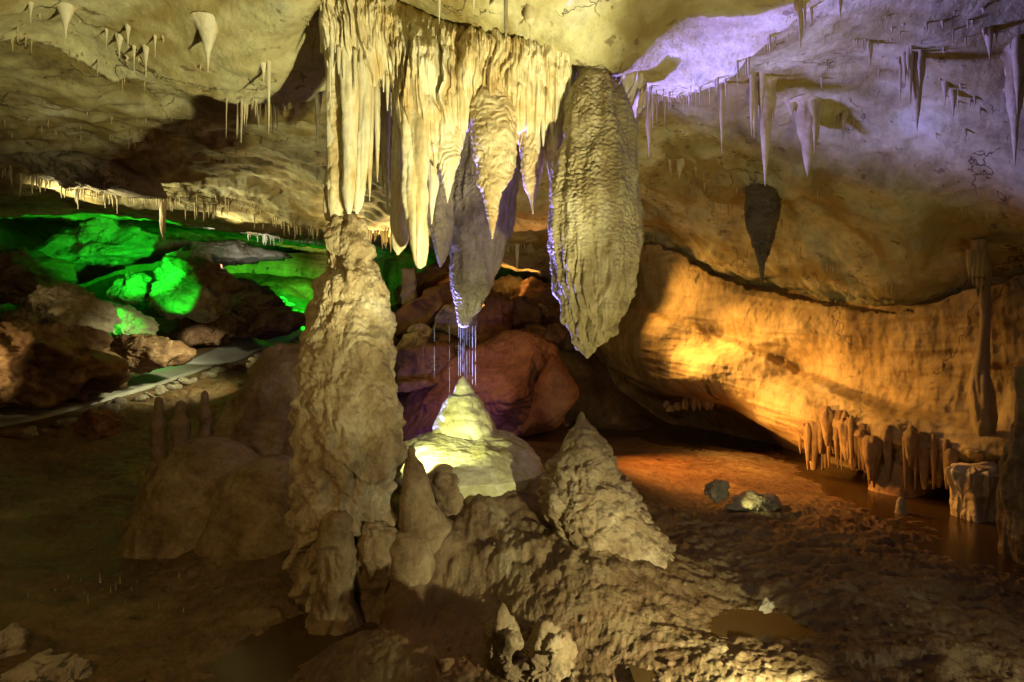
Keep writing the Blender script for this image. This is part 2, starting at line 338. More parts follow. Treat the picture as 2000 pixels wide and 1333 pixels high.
gc = [G(*c) for c in [
    (0, 1333, .05), (150, 1290, 0), (300, 1300, .0), (400, 1250, .0), (600, 1290, -.09), (300, 1130, 0.02), (100, 1100, -.07), (0, 1050, .05), (350, 1080, -.12),
    (200, 1000, .08), (100, 930, .1), (400, 1000, .12), (0, 880, .3), (250, 850, .3), (420, 1120, .03), (250, 1070, .04), (550, 1130, .05), (550, 1180, 0), (655, 1165, -.02),
    (750, 1190, .03), (740, 1225, -.10), (700, 1240, .02), (760, 1140, .0), (850, 1200, .0), (900, 1290, .06), (700, 1330, -.02), (500, 1060, .12), (560, 1000, .2),
    (850, 1060, .15), (900, 960, .5), (950, 1000, .5), (1000, 960, .58), (1000, 1040, .38), (1060, 1100, .2), (1100, 1180, .22), (1200, 1200, .2), (1050, 1250, .1),
    (1250, 1300, .12), (1300, 1120, .2), (1400, 1180, .12), (1330, 1100, .16), (1270, 960, .26), (1350, 950, .18), (1400, 970, .2), (1550, 985, .2), (1300, 900, .15), (1450, 900, .14),
    (1500, 860, .13), (1200, 850, .15), (1300, 825, .12), (1400, 830, .12), (1600, 930, .10), (1800, 970, .0), (1850, 1000, .04), (1700, 1010, .12), (1600, 1080, .19), (1800, 1130, .16),
    (1950, 1100, .05), (1490, 1235, .03), (1540, 1250, .05), (1440, 1240, .08), (1620, 1180, .18), (1700, 1250, .18), (1900, 1250, .15), (1400, 1300, .18), (1700, 1333, .17), (2000, 1333, .15),
    (1900, 1180, .13), (1150, 1000, .35), (1100, 930, .45), (800, 980, .4), (780, 1080, .12), (1050, 860, .3), (800, 850, .35), (900, 840, .4), (1100, 830, .13)]]
PATHC = [(-40, 818, 10.6), (60, 800, 11.4), (150, 782, 12.4), (235, 762, 13.6), (310, 738, 15.0), (380, 714, 16.6), (450, 697, 18.2), (530, 674, 20.5), (600, 652, 23.0), (640, 640, 25)]
gc += [P(*c) for c in PATHC]
gc += [P(*c) for c in [(100, 720, 14.5), (300, 690, 17), (500, 640, 20.5), (0, 620, 15), (200, 600, 17), (400, 620, 19), (560, 592, 23), (600, 550, 27), (450, 560, 26), (200, 520, 24),
                       (300, 800, 12.5), (450, 760, 14.5), (550, 720, 17), (800, 690, 14), (850, 600, 18), (900, 540, 20), (700, 620, 21), (1050, 600, 16.5), (1100, 560, 18), (1150, 760, 14.5),
                       (1000, 680, 14), (1100, 700, 15), (-400, 800, 8), (-300, 1000, 5)]]
gc += [(0, 0, .1), (-6, 2, .3), (6, 2, .2), (0, -5, .1), (-3, 2.5, .1), (3, 2.5, .15), (10, 8, 0), (9, 12, 0), (-16, 20, 2), (-14, 12, 1.2), (12, 20, 0)]
gc = np.array(gc)
ground_rbf = RBF(gc[:, :2], gc[:, 2], 0.25)
pc = np.array([P(*c) for c in PATHC])
def path_dist(x, y):
    best = np.full(len(x), 1e9)
    for a, b in zip(pc[:-1, :2], pc[1:, :2]):
        ab = b-a; t = np.clip(((x-a[0])*ab[0]+(y-a[1])*ab[1])/(ab@ab), 0, 1)
        best = np.minimum(best, np.hypot(x-a[0]-t*ab[0], y-a[1]-t*ab[1]))
    return best
MOUNDS = [(0.2, 5.2, 0.18, 0.9, 0.85), (-0.38, 5.25, 0.28, 0.5, 0.6), (0.75, 4.9, 0.12, 0.7, 0.5), (-0.75, 4.85, 0.12, 0.4, 0.35), (-3.1, 6.5, 0.35, 0.8, 0.6), (-2.6, 6.1, 0.25, 0.7, 0.6), (-2.2, 7.4, 0.4, 1.0, 0.8)]
def ground_low(x, y):
    return ground_rbf(np.stack([np.asarray(x, float).ravel(), np.asarray(y, float).ravel()], -1))
def ground_z(x, y):
    x = np.asarray(x, float).ravel(); y = np.asarray(y, float).ravel(); o = np.zeros_like(x)
    z = ground_low(x, y); p = np.stack([x, y, o], -1)
    onp = sstep(0.75, 1.3, path_dist(x, y))
    flat = 1-sstep(6.8, 8.0, y)*sstep(0.2, 1.0, x)*0.68                     # the orange mud flat is nearly level
    right = sstep(0.9, 2.0, x)*(1-sstep(6.5, 7.5, y))
    left = sstep(0.6, 1.2, -x)*sstep(6.3, 7.5, y)
    far = sstep(10, 14, y)
    n = 0.045*fbm(p*1.3, 5, 21)+0.016*fbm(p*8, 5, 22, 0.62)+0.010*np.clip(ridged(p*11, 3, 24)-0.8, -1, 1)*sstep(8, 6, y)
    q = np.stack([x*1.0+0.6*y, y*2.2-0.6*x, o], -1)                          # ridges of mud
    n = n+right*(0.04*np.clip(ridged(q*1.5, 4, 25, 0.5)-0.9, -0.3, 0.6)+0.022*np.clip(fbm(p*9, 4, 71), 0, 1))
    n = n+left*0.05*(ridged(q*1.4, 5, 27, 0.55)-1)
    n = n+far*0.12*fbm(p*1.2, 5, 28)
    pop = 0.012*np.clip(1-worley(p*8, 4)*1.3, 0, 1)
    m = np.zeros_like(x)
    for mx, my, mh, ra, rb in MOUNDS:
        e = np.exp(-((x-mx)/ra)**2-((y-my)/rb)**2); z = z+mh*e; m = np.maximum(m, e)
    m = sstep(0.25, 0.7, m); w_ = p+0.05*np.stack([perlin(p*6, 1), perlin(p*6, 2), o], -1)
    kn = 0.075*(0.7-worley(w_*np.array([5, 5, 1]), 56))+0.035*(0.7-worley(w_*np.array([13, 13, 1]), 57))+0.07*fbm(p*2.2, 4, 58)
    return z+(n*flat+pop*flat)*onp+m*kn
AZ = np.radians(np.concatenate([np.linspace(-115, -44, 90)[:-1], np.linspace(-44, 44, 1050), np.linspace(44, 115, 90)[1:]]))
def polar(fz, nr, r0, r1, name, mat, flip):
    R = r0*(r1/r0)**np.linspace(0, 1, nr)
    rr, aa = np.meshgrid(R, AZ, indexing='ij')
    x = (rr*np.sin(aa)).ravel(); y = (rr*np.cos(aa)-1.0).ravel()
    V = np.stack([x, y, fz(x, y)], -1)
    o = link(name, mesh_from(name, V, grid_quads(nr, len(AZ), False, flip)), mat)
    return tag(o, kind='structure')
polar(ground_z, 720, 2.2, 46, 'ground', M_mud, False)
polar(ceil_z, 620, 2.2, 46, 'ceiling', M_ceil, True)
_ds = np.linspace(3.0, 32, 2400)
def hit_ceil(px, py):
    x = (px-1000)/F*_ds; z = CAMZ-(py-666)/F*_ds
    k = np.argmax(z > ceil_low(x, _ds)); return float(_ds[k]) if k else 12.0
def cz(x, y): return float(ceil_z([x], [y])[0])
def gz(x, y): return float(ground_z([x], [y])[0])

# ------------------------------------------------------------------ the surrounding wall: radius as a function of bearing and height
wp = [(1250, 455, 12.4), (1330, 490, 11.7), (1400, 530, 11.2), (1500, 560, 10.5), (1600, 575, 9.6), (1720, 585, 8.6), (1850, 550, 7.8), (2000, 505, 7.1),
      (1260, 400, 13.5), (1500, 450, 12.2), (1720, 450, 10.4), (2000, 400, 9), (1720, 300, 12), (2000, 250, 11), (1500, 350, 14), (1850, 350, 11.5), (2200, 300, 10), (2000, 0, 11), (1500, 100, 14), (1850, 450, 9.4),
      (1250, 540, 13.0), (1350, 580, 11.6), (1450, 620, 10.5), (1550, 650, 9.6), (1700, 680, 8.6), (1850, 700, 7.7), (2000, 680, 6.9),
      (1240, 600, 13.2), (1400, 665, 11.3), (1560, 728, 9.8), (1730, 790, 8.3), (1900, 835, 7.3), (2000, 855, 6.8),
      (1240, 650, 12.6), (1400, 700, 10.6), (1560, 770, 9.25), (1730, 830, 7.95), (1900, 880, 7.1), (2000, 890, 6.7),
      (1200, 690, 13.8), (1300, 755, 11.9), (1400, 780, 10.9), (1500, 830, 10.0), (1560, 865, 9.7), (1680, 900, 8.7), (1800, 915, 7.9), (1900, 900, 7.2),
      (1200, 760, 15.0), (1300, 785, 13.4), (1400, 800, 12.2), (1500, 845, 11.0), (1580, 885, 10.2), (1700, 940, 8.9), (1830, 965, 8.4), (1950, 960, 8.4),
      (1150, 600, 16.5), (1150, 700, 16.8), (1150, 780, 17.2), (1100, 560, 18.5), (1050, 500, 20), (1000, 600, 20.5), (1000, 480, 20.5), (900, 500, 22), (900, 650, 22), (700, 500, 28), (700, 620, 28),
      (550, 480, 30), (550, 600, 30), (400, 470, 28), (400, 600, 28), (200, 450, 24), (200, 580, 24), (60, 470, 19), (60, 600, 19), (-100, 470, 15), (-100, 700, 15), (-400, 500, 12), (-400, 800, 11),
      (2200, 500, 6.4), (2200, 900, 6.3), (2500, 600, 6.0), (2900, 600, 5.4)]
wc = np.array([P(*c) for c in wp]); waz = np.arctan2(wc[:, 0], wc[:, 1]); wr = np.hypot(wc[:, 0], wc[:, 1])
extra = [(-1.3, 2, 11), (-1.9, 2, 10), (1.35, 2, 8), (1.9, 2, 8), (-1.3, 5, 11), (1.35, 5, 8)]
waz = np.concatenate([waz, [e[0] for e in extra]]); wz = np.concatenate([wc[:, 2], [e[1] for e in extra]]); wr = np.concatenate([wr, [e[2] for e in extra]])
wall_rbf = RBF(np.stack([waz*8, wz], -1), wr, 0.12)
def line(pts, a):
    q = np.array([P(*c) for c in pts]); return np.interp(a, np.arctan2(q[:, 0], q[:, 1]), q[:, 2])
def build_wall():
    az = np.radians(np.concatenate([np.linspace(-105, -44, 60)[:-1], np.linspace(-44, 3, 260)[:-1], np.linspace(3, 44, 700), np.linspace(44, 105, 60)[1:]]))
    zs = np.linspace(-0.4, 6.8, 480)
    zz, aa = np.meshgrid(zs, az, indexing='ij'); a = aa.ravel(); z = zz.ravel()
    r = np.clip(wall_rbf(np.stack([a*8, z], -1)), 4.5, 34)
    x = r*np.sin(a); y = r*np.cos(a); p = np.stack([x, y, z], -1)
    rz = ceil_low(x, y)
    r = r+0.09*fbm(p*0.8, 4, 61)+0.014*fbm(p*4, 4, 62)
    lay = np.stack([x*0.35, y*0.35, (z+0.16*x+0.1*fbm(p*0.5, 2, 8))*2.3], -1)   # slanting beds
    r = r-0.07*np.clip(ridged(lay, 3, 63)-0.85, -0.2, 0.9)-0.008*fbm(p*9, 4, 67)
    r = r-0.010*ridged(np.stack([x*5, y*5, z*1.2], -1), 3, 66)                        # vertical run-off ribs
    zl = line([(1200, 575, 12.9), (1240, 600, 12.6), (1430, 665, 10.9), (1560, 728, 9.6), (1700, 785, 8.4), (1900, 835, 7.2), (2000, 855, 6.8), (2300, 870, 6.4)], a)+0.05*fbm(p*2.0, 3, 12)
    r = r-(0.30*sstep(zl+0.10, zl-0.08, z)-0.05*sstep(zl+0.5, zl+0.1, z))*(a > 0.1)   # the lower wall stands out as a ledge
    zu = line([(1150, 700, 15), (1300, 772, 12.0), (1400, 785, 11), (1500, 835, 10.2), (1560, 868, 9.8), (1680, 903, 8.8), (1800, 918, 8.0), (1900, 900, 7.3), (2300, 900, 6.5)], a)+0.04*fbm(p*4.0, 3, 13)
    r = r+0.4*sstep(zu+0.02, zu-0.10, z)*(a > 0.15)                                  # undercut above the water
    gap = 0.015+0.07*fbm(p*1.3, 3, 17); rz = rz+0.06*fbm(p*5, 4, 18)
    r = r+0.35*(sstep(gap+0.05, gap, rz-z))*(a > 0.15)                                 # open bedding crack under the roof
    V = np.stack([r*np.sin(a), r*np.cos(a), z], -1)
    o = link('cave_wall', mesh_from('cave_wall', V, grid_quads(len(zs), len(az), False, True)), M_wall); tag(o, kind='structure')
build_wall()
_wallr = lambda px, py, d: None

# ------------------------------------------------------------------ water and path
def sheet(name, x0, x1, y0, y1, z, mat):
    V = [(x0, y0, z), (x1, y0, z), (x1, y1, z), (x0, y1, z)]
    o = link(name, mesh_from(name, V, [(0, 1, 2, 3)]), mat); tag(o, kind='structure'); return o
sheet('water', 0.75, 12, 1.5, 24, 0.115, M_water)
sheet('water', -6, 0.745, 1.5, 5.35, -0.045, M_water)
def build_path():
    t = np.linspace(0, 1, 220); idx = np.linspace(0, 1, len(pc))
    cx = catm(idx, pc[:, 0], t); cy = catm(idx, pc[:, 1], t)
    tx = np.gradient(cx); ty = np.gradient(cy); n = np.hypot(tx, ty); nx, ny = ty/n, -tx/n
    us = np.linspace(-0.42, 0.42, 14); rows = []
    for k, u in enumerate(us):
        x = cx+nx*u; y = cy+ny*u; rows.append(np.stack([x, y, ground_low(x, y)+0.07+0.012*fbm(np.stack([x, y, 0*x], -1)*1.5, 3, 4)], -1))
    low = rows[0].copy(); low[:, 2] -= 0.15; low2 = rows[-1].copy(); low2[:, 2] -= 0.15
    V = np.stack([low]+rows+[low2], 0)
    o = link('path', mesh_from('path', V.reshape(-1, 3), grid_quads(len(V), len(t), False, True)), M_path); tag(o, kind='structure')
    return cx, cy, nx, ny
path_c = build_path()

# ------------------------------------------------------------------ builders for dripstone and rocks
def d_smooth(p, a, v, r): return 0.010*fbm(p*5, 4, 11)+0.004*fbm(p*22, 2, 12)
def d_flute(p, a, v, r):
    q = np.stack([p[:, 0]*6, p[:, 1]*6, p[:, 2]*0.8], -1); s = np.stack([p[:, 0]*17, p[:, 1]*17, p[:, 2]*1.6], -1)
    return 0.05*(billow(q, 2, 41)-0.5)+0.012*perlin(s, 42)+0.022*fbm(p*5, 4, 43)+0.010*(0.6-worley(p*np.array([16, 16, 9]), 46))
def d_scallop(p, a, v, r):
    # overlapping drooping lips, broken into short arcs
    w = fbm(p*3, 3, 44)
    s = (p[:, 2]*12+w*2.6+1.6*perlin(np.stack([p[:, 0]*9, p[:, 1]*9, p[:, 2]*3], -1), 3)) % 1.0
    s = np.minimum((1-s)*1.0, s*4)
    q = np.stack([p[:, 0]*11, p[:, 1]*11, p[:, 2]*17], -1)
    return (0.009+0.014*sstep(-.3, .5, perlin(p*7, 9)))*s+0.03*fbm(p*4, 4, 45)+0.018*(0.6-worley(q, 46))+0.004*fbm(p*40, 2, 4)
def d_ripple(p, a, v, r):
    q = np.stack([p[:, 0]*7, p[:, 1]*7, p[:, 2]*0.9], -1)
    w = p+0.03*np.stack([perlin(p*7, 1), perlin(p*7, 2), perlin(p*7, 3)], -1)
    s = np.stack([w[:, 0]*28, w[:, 1]*28, w[:, 2]*38], -1)
    return 0.05*fbm(q, 2, 47)+0.022*sstep(-.5, .5, perlin(p*2.4, 21))*(0.6-worley(s, 48))+0.006*fbm(p*45, 2, 7)+0.030*fbm(p*3, 4, 49)
def d_giant(p, a, v, r):
    g = sstep(3.3, 2.5, p[:, 2]+0.25*perlin(p*2, 77))
    gr = np.stack([p[:, 0]*11+0.6*perlin(p*3, 5), p[:, 1]*11, p[:, 2]*0.7], -1)
    return d_ripple(p, a, v, r)*(1-0.45*g)+g*0.045*(billow(gr, 2, 41)-0.6)+0.03*fbm(p*1.6, 3, 19)
def d_popcorn(p, a, v, r):
    w = p+0.07*np.stack([perlin(p*5, 1), perlin(p*5, 2), perlin(p*5, 3)], -1)
    q = np.stack([w[:, 0]*8, w[:, 1]*8, w[:, 2]*4.2], -1)
    low = sstep(1.9, 1.0, p[:, 2])
    lip = (w[:, 2]*2.4+1.5*perlin(np.stack([p[:, 0]*2.6, p[:, 1]*2.6, p[:, 2]*1.2], -1), 52)) % 1.0
    lip = np.minimum(1-lip, lip*5)
    b = (0.05+0.05*low)*(0.75-worley(q, 50))+(0.016+0.02*low)*(0.7-worley(q*2.3, 51))+0.008*(0.6-worley(q*5, 59))
    return b+0.07*fbm(p*2.2, 4, 53)+(0.03+0.05*low)*lip*(0.7+fbm(p*4, 2, 54))+0.006*fbm(p*30, 2, 55)
def d_knobs(p, a, v, r):
    w = p+0.05*np.stack([perlin(p*6, 1), perlin(p*6, 2), perlin(p*6, 3)], -1)
    q = np.stack([w[:, 0]*7, w[:, 1]*7, w[:, 2]*9], -1); low = 0.35+0.65*sstep(1.35, 0.9, p[:, 2])
    return low*(0.09*(0.8-worley(q, 56))+0.028*(0.7-worley(q*2.3, 57))+0.010*(0.7-worley(q*5, 67)))+0.06*fbm(p*2.2, 4, 58)+0.004*fbm(p*30, 2, 59)
def d_mud(p, a, v, r): return 0.06*fbm(p*1.8, 5, 81)+0.012*fbm(p*9, 4, 82)+0.02*np.clip(0.5-worley(p*5, 83), 0, 1)
def d_wet(p, a, v, r):
    q = np.stack([p[:, 0]*7, p[:, 1]*7, p[:, 2]*9], -1)
    return 0.03*(0.7-worley(q, 84))+0.012*fbm(p*5, 3, 85)

def lathe(name, prof, d, mat, disp=d_smooth, parent=None, ratio=0.9, nu=160, nv=200, amp=1.0, zext=0.0, ydrift=None, seed=0, power=2.0):
    """body round a wandering vertical axis; prof = rows of (py, left px, right px) from top to bottom"""
    pr = np.array(prof, float); s = d/F
    z = CAMZ-(pr[:, 0]-666)*s; cx = ((pr[:, 1]+pr[:, 2])/2-1000)*s; rx = np.maximum((pr[:, 2]-pr[:, 1])/2*s, 0.002)
    if zext > 0:
        z = np.insert(z, 0, z[0]+zext); cx = np.insert(cx, 0, cx[0]); rx = np.insert(rx, 0, rx[0]*1.12)
    t = np.concatenate([[0], np.cumsum(np.hypot(np.diff(z), np.diff(rx)))]); t /= t[-1]; tt = np.linspace(0, 1, nv)
    Z = np.interp(tt, t, z); CX = catm(t, cx, tt); RX = np.maximum(catm(t, rx, tt), 0.0015)
    A = np.linspace(0, 2*math.pi, nu, endpoint=False)
    zz, aa = np.meshgrid(Z, A, indexing='ij'); cxx = np.repeat(CX[:, None], nu, 1); rr = np.repeat(RX[:, None], nu, 1)
    ca, sa = np.cos(aa), np.sin(aa); k = (np.abs(ca)**power+np.abs(sa)**power)**(-1/power)
    y0 = d+(0 if ydrift is None else np.interp(Z, *ydrift))*np.ones(nv)
    X = cxx+rr*k*ca; Y = y0[:, None]+rr*k*sa*ratio
    p = np.stack([X.ravel(), Y.ravel(), zz.ravel()], -1)
    off = disp(p+seed*3.7, aa.ravel(), None, rr.ravel())*amp
    off = (off-0.8*off.mean())*np.clip(rr.ravel()/0.10, 0.04, 1.0)
    dr = np.gradient(RX, Z) if abs(Z[0]-Z[-1]) > 1e-6 else np.zeros(nv)
    nz = np.repeat(np.clip(-dr, -1.5, 1.5)[:, None], nu, 1).ravel(); nn = np.sqrt(1+nz*nz)
    p[:, 0] += off*ca.ravel()/nn; p[:, 1] += off*sa.ravel()/nn; p[:, 2] += off*nz/nn
    nb = len(p); top = p[:nu].mean(0); bot = p[-nu:].mean(0)
    V = np.vstack([p, top, bot]); i = np.arange(nu); j = (i+1) % nu; b0 = (nv-1)*nu
    T = np.vstack([np.stack([i, j, np.full(nu, nb)], -1), np.stack([b0+j, b0+i, np.full(nu, nb+1)], -1)])
    base = np.array([float(cx[0]), d, float(z[0])]) if name.startswith(('stalactite', 'flute', 'drip')) else np.array([float(cx[-1]), d, float(z[-1])])
    Q = grid_quads(nv, nu, True, False)[:, ::-1]
    return link(name, mesh_from(name, V-base, Q[:, ::-1], T[:, ::-1]), mat, tuple(base), parent)

def rock(name, poly, d, T, mat, label=None, group=None, cat='boulder', pw=4.5, n=110, seed=0, cuts=12, rough=0.05, parent=None, yoff=0.0, soft=90, hmin=0.62, planes=()):
    """boulder with an outline (px, py) at distance d and half depth T"""
    q = np.array([P(a, b, d) for a, b in poly]); cen = np.array([(q[:, 0].min()+q[:, 0].max())/2, d, (q[:, 2].min()+q[:, 2].max())/2])
    ang = np.arctan2(q[:, 2]-cen[2], q[:, 0]-cen[0]); th = np.linspace(0, 2*math.pi, 721)
    # radius of the outline polygon along each bearing
    rho = np.zeros(721); nq = len(q)
    for k in range(nq):
        a = q[k, [0, 2]]-cen[[0, 2]]; b = q[(k+1) % nq, [0, 2]]-cen[[0, 2]]; e = b-a
        dx, dz = np.cos(th), np.sin(th); den = dx*e[1]-dz*e[0]
        den = np.where(np.abs(den) < 1e-9, 1e-9, den)
        r = (a[0]*e[1]-a[1]*e[0])/den; u = (a[0]*dz-a[1]*dx)/den
        ok = (r > 0) & (u >= -1e-4) & (u <= 1.0001); rho = np.where(ok, np.maximum(rho, r), rho)
    rho = np.where(rho <= 0, np.median(rho[rho > 0]), rho)
    rs = np.random.RandomState(seed+int(poly[0][0])*7+int(poly[0][1]))
    nu, nv = n, max(12, n//2)
    A = np.linspace(0, 2*math.pi, nu, endpoint=False); Bq = np.linspace(-math.pi/2, math.pi/2, nv)
    bb, aa = np.meshgrid(Bq, A, indexing='ij'); aa = aa.ravel(); bb = bb.ravel()
    rh = np.interp(aa, th, rho); c, s = np.cos(bb), np.sin(bb)
    r = ((np.abs(c)/rh)**pw+(np.abs(s)/T)**pw)**(-1/pw)
    D = np.stack([c*np.cos(aa), s, c*np.sin(aa)], -1)
    sz = float(np.mean(rho))
    for pl_ in planes:
        nrm = np.array(pl_[:3]); nrm = nrm/np.linalg.norm(nrm); h = np.max((D*r[:, None])@nrm)*pl_[3]; dd = D@nrm
        r = (r**-soft+np.where(dd > 1e-3, h/np.maximum(dd, 1e-3), 1e9)**-soft)**(-1/soft)
    for k in range(cuts):
        nrm = rs.normal(size=3); nrm[1] = -abs(nrm[1])*1.6; nrm[2] = abs(nrm[2]) if k % 3 else nrm[2]; nrm /= np.linalg.norm(nrm)
        ext = np.max((D*r[:, None])@nrm); h = ext*rs.uniform(hmin, 0.95); dd = D@nrm
        lim = np.where(dd > 1e-3, h/np.maximum(dd, 1e-3), 1e9)
        r = (r**-soft+lim**-soft)**(-1/soft)
    p = D*r[:, None]+cen
    f = 1.0/max(sz, 0.05)
    tl = p@np.array([0.35*math.sin(seed), 0.3, 1.0])*f*3.2+1.2*fbm(p*f, 2, 33)
    bed = np.abs((tl % 1.0)-0.5)*2; tr = fbm(p*f*1.3+seed*2, 2, 61)*5; tr = np.floor(tr)+sstep(0.35, 0.65, tr-np.floor(tr)); bed = np.minimum(bed*3, 1)
    o_ = rough*sz*(0.9*(tr-tr.mean())+1.3*fbm(p*f*1.5+seed, 6, 100+seed, 0.6)+0.7*np.clip(ridged(p*f*2.2+seed, 5, 140+seed, 0.6)-0.9, -.5, .8)+0.45*bed+0.35*np.clip(fbm(p*f*7, 3, 6), -.2, 1))
    p = p+D*o_[:, None]
    base = np.array([cen[0], d, p[:, 2].min()]); p[:, 1] += yoff
    Q = grid_quads(nv, nu, True)
    o = link(name, mesh_from(name, p-base, Q), mat, tuple(base), parent)
    if label: tag(o, label, cat, group)
    return o

# ------------------------------------------------------------------ the great column
col = empty('column', P(662, 1165, 5.0), 'tall limestone column reaching from the mud floor to the roof, lumpy below and fluted above', 'column')
lathe('column_base', [(418, 648, 700), (432, 640, 712), (448, 637, 722), (470, 636, 723), (500, 634, 723), (525, 628, 735), (560, 612, 742), (600, 602, 754), (660, 594, 764), (720, 592, 766), (780, 590, 770), (830, 585, 775),
                      (870, 580, 780), (930, 582, 775), (980, 580, 762), (1020, 582, 752), (1060, 584, 745), (1110, 592, 742), (1175, 600, 740)],
      5.0, M_col, d_popcorn, col, 0.85, 440, 800, amp=1.3)
lathe('column_shaft', [(20, 625, 755), (60, 634, 742), (120, 644, 730), (200, 642, 716), (300, 639, 706), (400, 640, 698), (430, 646, 694)], 5.0, M_pale, d_flute, col, 0.8, 260, 420)
for i, pr in enumerate([[(30, 660, 720), (120, 664, 706), (220, 668, 700), (320, 668, 697), (400, 672, 690), (418, 678, 686)],
                        [(30, 690, 745), (100, 700, 738), (180, 700, 728), (260, 698, 722), (340, 694, 715), (405, 690, 706), (418, 694, 700)],
                        [(40, 628, 668), (120, 642, 672), (220, 640, 668), (330, 638, 664), (395, 640, 660), (425, 644, 656)]]):
    lathe('flute', pr, 4.86+0.03*i, M_pale, d_flute, col, 0.9, 90, 240, amp=0.7, seed=i)

# ------------------------------------------------------------------ curtain of flowstone between the column and the big stalactite
def curtain():
    root = empty('flowstone_curtain', P(930, 90, 5.2), 'pale draped flowstone curtain with dripping folds hanging under the roof right of the column', 'flowstone')
    def seg(name, xs, bot, top, d, seed, nx=420, nz=260, bulge=0.12):
        X = np.linspace(xs[0], xs[-1], nx); bp_ = np.interp(X, xs, bot); tp = np.interp(X, xs, top)
        s = d/F; wx = (X-1000)*s
        bp_ = bp_+10*perlin(np.stack([X/9, X*0, X*0+seed], -1), 5)*2.0+6*perlin(np.stack([X/4, X*0, X*0], -1), 6)
        zt = CAMZ-(tp-666)*s+0.2; zb = CAMZ-(bp_-666)*s
        sides = []
        for side in (1, -1):
            v = np.linspace(0, 1, nz)[:, None]; z = zt+(zb-zt)*v; x = np.repeat(wx[None], nz, 0)
            p = np.stack([x.ravel(), np.zeros(x.size), z.ravel()], -1)
            q = np.stack([p[:, 0]*8, p[:, 1]+seed, p[:, 2]*0.8], -1); q2 = np.stack([p[:, 0]*24, p[:, 1]+seed, p[:, 2]*2.4], -1)
            q = q+np.stack([1.3*fbm(p*1.7+seed, 3, 74), 0*p[:, 0], 0*p[:, 0]], -1)
            f = (0.06+0.10*sstep(-.3, .4, perlin(p*1.9, 75)))*(billow(q, 2, 70)-0.4)+0.028*ridged(q2, 3, 71)+0.03*fbm(p*5, 4, 72)
            # short drip ledges near the top
            sh = np.stack([p[:, 0]*30, p[:, 1], p[:, 2]*7], -1)
            f = f+0.03*np.clip(ridged(sh, 2, 73)-0.7, 0, 1)*sstep(zb.mean(), zt.mean(), p[:, 2])
            ed = np.minimum(1, np.minimum(np.arange(nx), np.arange(nx)[::-1])/25.0); taper = (1-0.85*v**3)*np.sqrt(ed)[None]
            th = (0.10+bulge*taper+f.reshape(x.shape))*np.clip(taper+0.1, 0, 1)
            th = th*(0.2+0.8*sstep(0, 0.3, v))
            y = d-side*th*(1.0 if side > 0 else 0.4)
            sides.append(np.stack([x, y, z], -1))
        A, Bk = sides; loop = np.concatenate([A, Bk[::-1]], 0)
        V = loop.reshape(-1, 3); base = np.array(root.location)
        return link(name, mesh_from(name, V-base, grid_quads(loop.shape[0], nx, False, False)), M_pale, tuple(base), root)
    seg('drapery', [735, 760, 790, 830, 870, 900, 925, 960, 1000, 1060, 1110, 1125], [165, 150, 285, 320, 320, 285, 230, 270, 260, 265, 230, 185],
        [35, 38, 45, 50, 60, 72, 80, 88, 98, 112, 128, 134], 4.99, 1)
    seg('drapery', [626, 650, 680, 700, 730, 760, 775], [95, 150, 160, 150, 170, 135, 120], [28, 28, 28, 30, 32, 36, 38], 4.9, 2, 200, 160, 0.08)
    seg('drapery', [1085, 1110, 1160, 1200, 1240, 1262], [170, 200, 215, 230, 235, 205], [128, 138, 150, 158, 178, 192], 5.25, 4, 200, 120, 0.1)
    rs = random.Random(4)
    for k in range(64):                                                       # short teeth all over the upper band
        px = rs.uniform(640, 1110); top = np.interp(px, [640, 860, 1120], [35, 75, 138])+rs.uniform(5, 110)
        L = rs.uniform(22, 70); wd = rs.uniform(2.2, 5.5)
        lathe('drip', [(top-18, px-wd*1.3, px+wd*1.3), (top, px-wd, px+wd), (top+L*0.5, px-wd*0.75, px+wd*0.75), (top+L*0.9, px-wd*0.35, px+wd*0.35), (top+L, px-0.6, px+0.6)],
              4.92 if px > 740 else 4.76, M_pale, d_smooth, root, 1.0, 12, 16)
curtain()

# ------------------------------------------------------------------ large stalactites round the curtain
def stal(prof, d, mat, disp, label, group=None, **k):
    o = lathe('stalactite', prof, d, mat, disp, **k); tag(o, label, 'stalactite', group); return o
stal([(150, 1128, 1195), (170, 1118, 1208), (200, 1106, 1222), (260, 1095, 1238), (320, 1081, 1248), (380, 1073, 1250), (440, 1073, 1252), (500, 1080, 1250), (560, 1094, 1243), (600, 1106, 1227), (640, 1119, 1205), (665, 1128, 1182), (685, 1138, 1162), (700, 1145, 1149)],
     4.8, M_giant, d_giant, 'huge swollen grey rippled stalactite at the right end of the curtain, widest near its middle', nu=420, nv=560, zext=0.15, ratio=0.85)
stal([(630, 1168, 1200), (650, 1174, 1196), (665, 1181, 1188), (670, 1183, 1185)], 4.74, M_giant, d_ripple, 'small blunt tip beside the point of the huge grey stalactite', nu=60, nv=60, zext=0.25)
stal([(150, 900, 960), (280, 893, 985), (350, 885, 1012), (420, 880, 1006), (500, 878, 985), (560, 881, 962), (600, 888, 942), (625, 894, 924), (636, 898, 918), (640, 903, 913)],
     6.5, M_dark, d_ripple, 'dark grey hanging stalactite whose blunt tip lets water fall on the wet stalagmite', nu=320, nv=460, zext=0.5, ratio=0.7)
stal([(200, 850, 880), (350, 843, 882), (430, 836, 886), (480, 843, 878), (505, 850, 870), (521, 858, 862)], 6.2, M_dark, d_ripple,
     'short dark stalactite between the long pale one and the dripping one', nu=140, nv=220, zext=0.4)
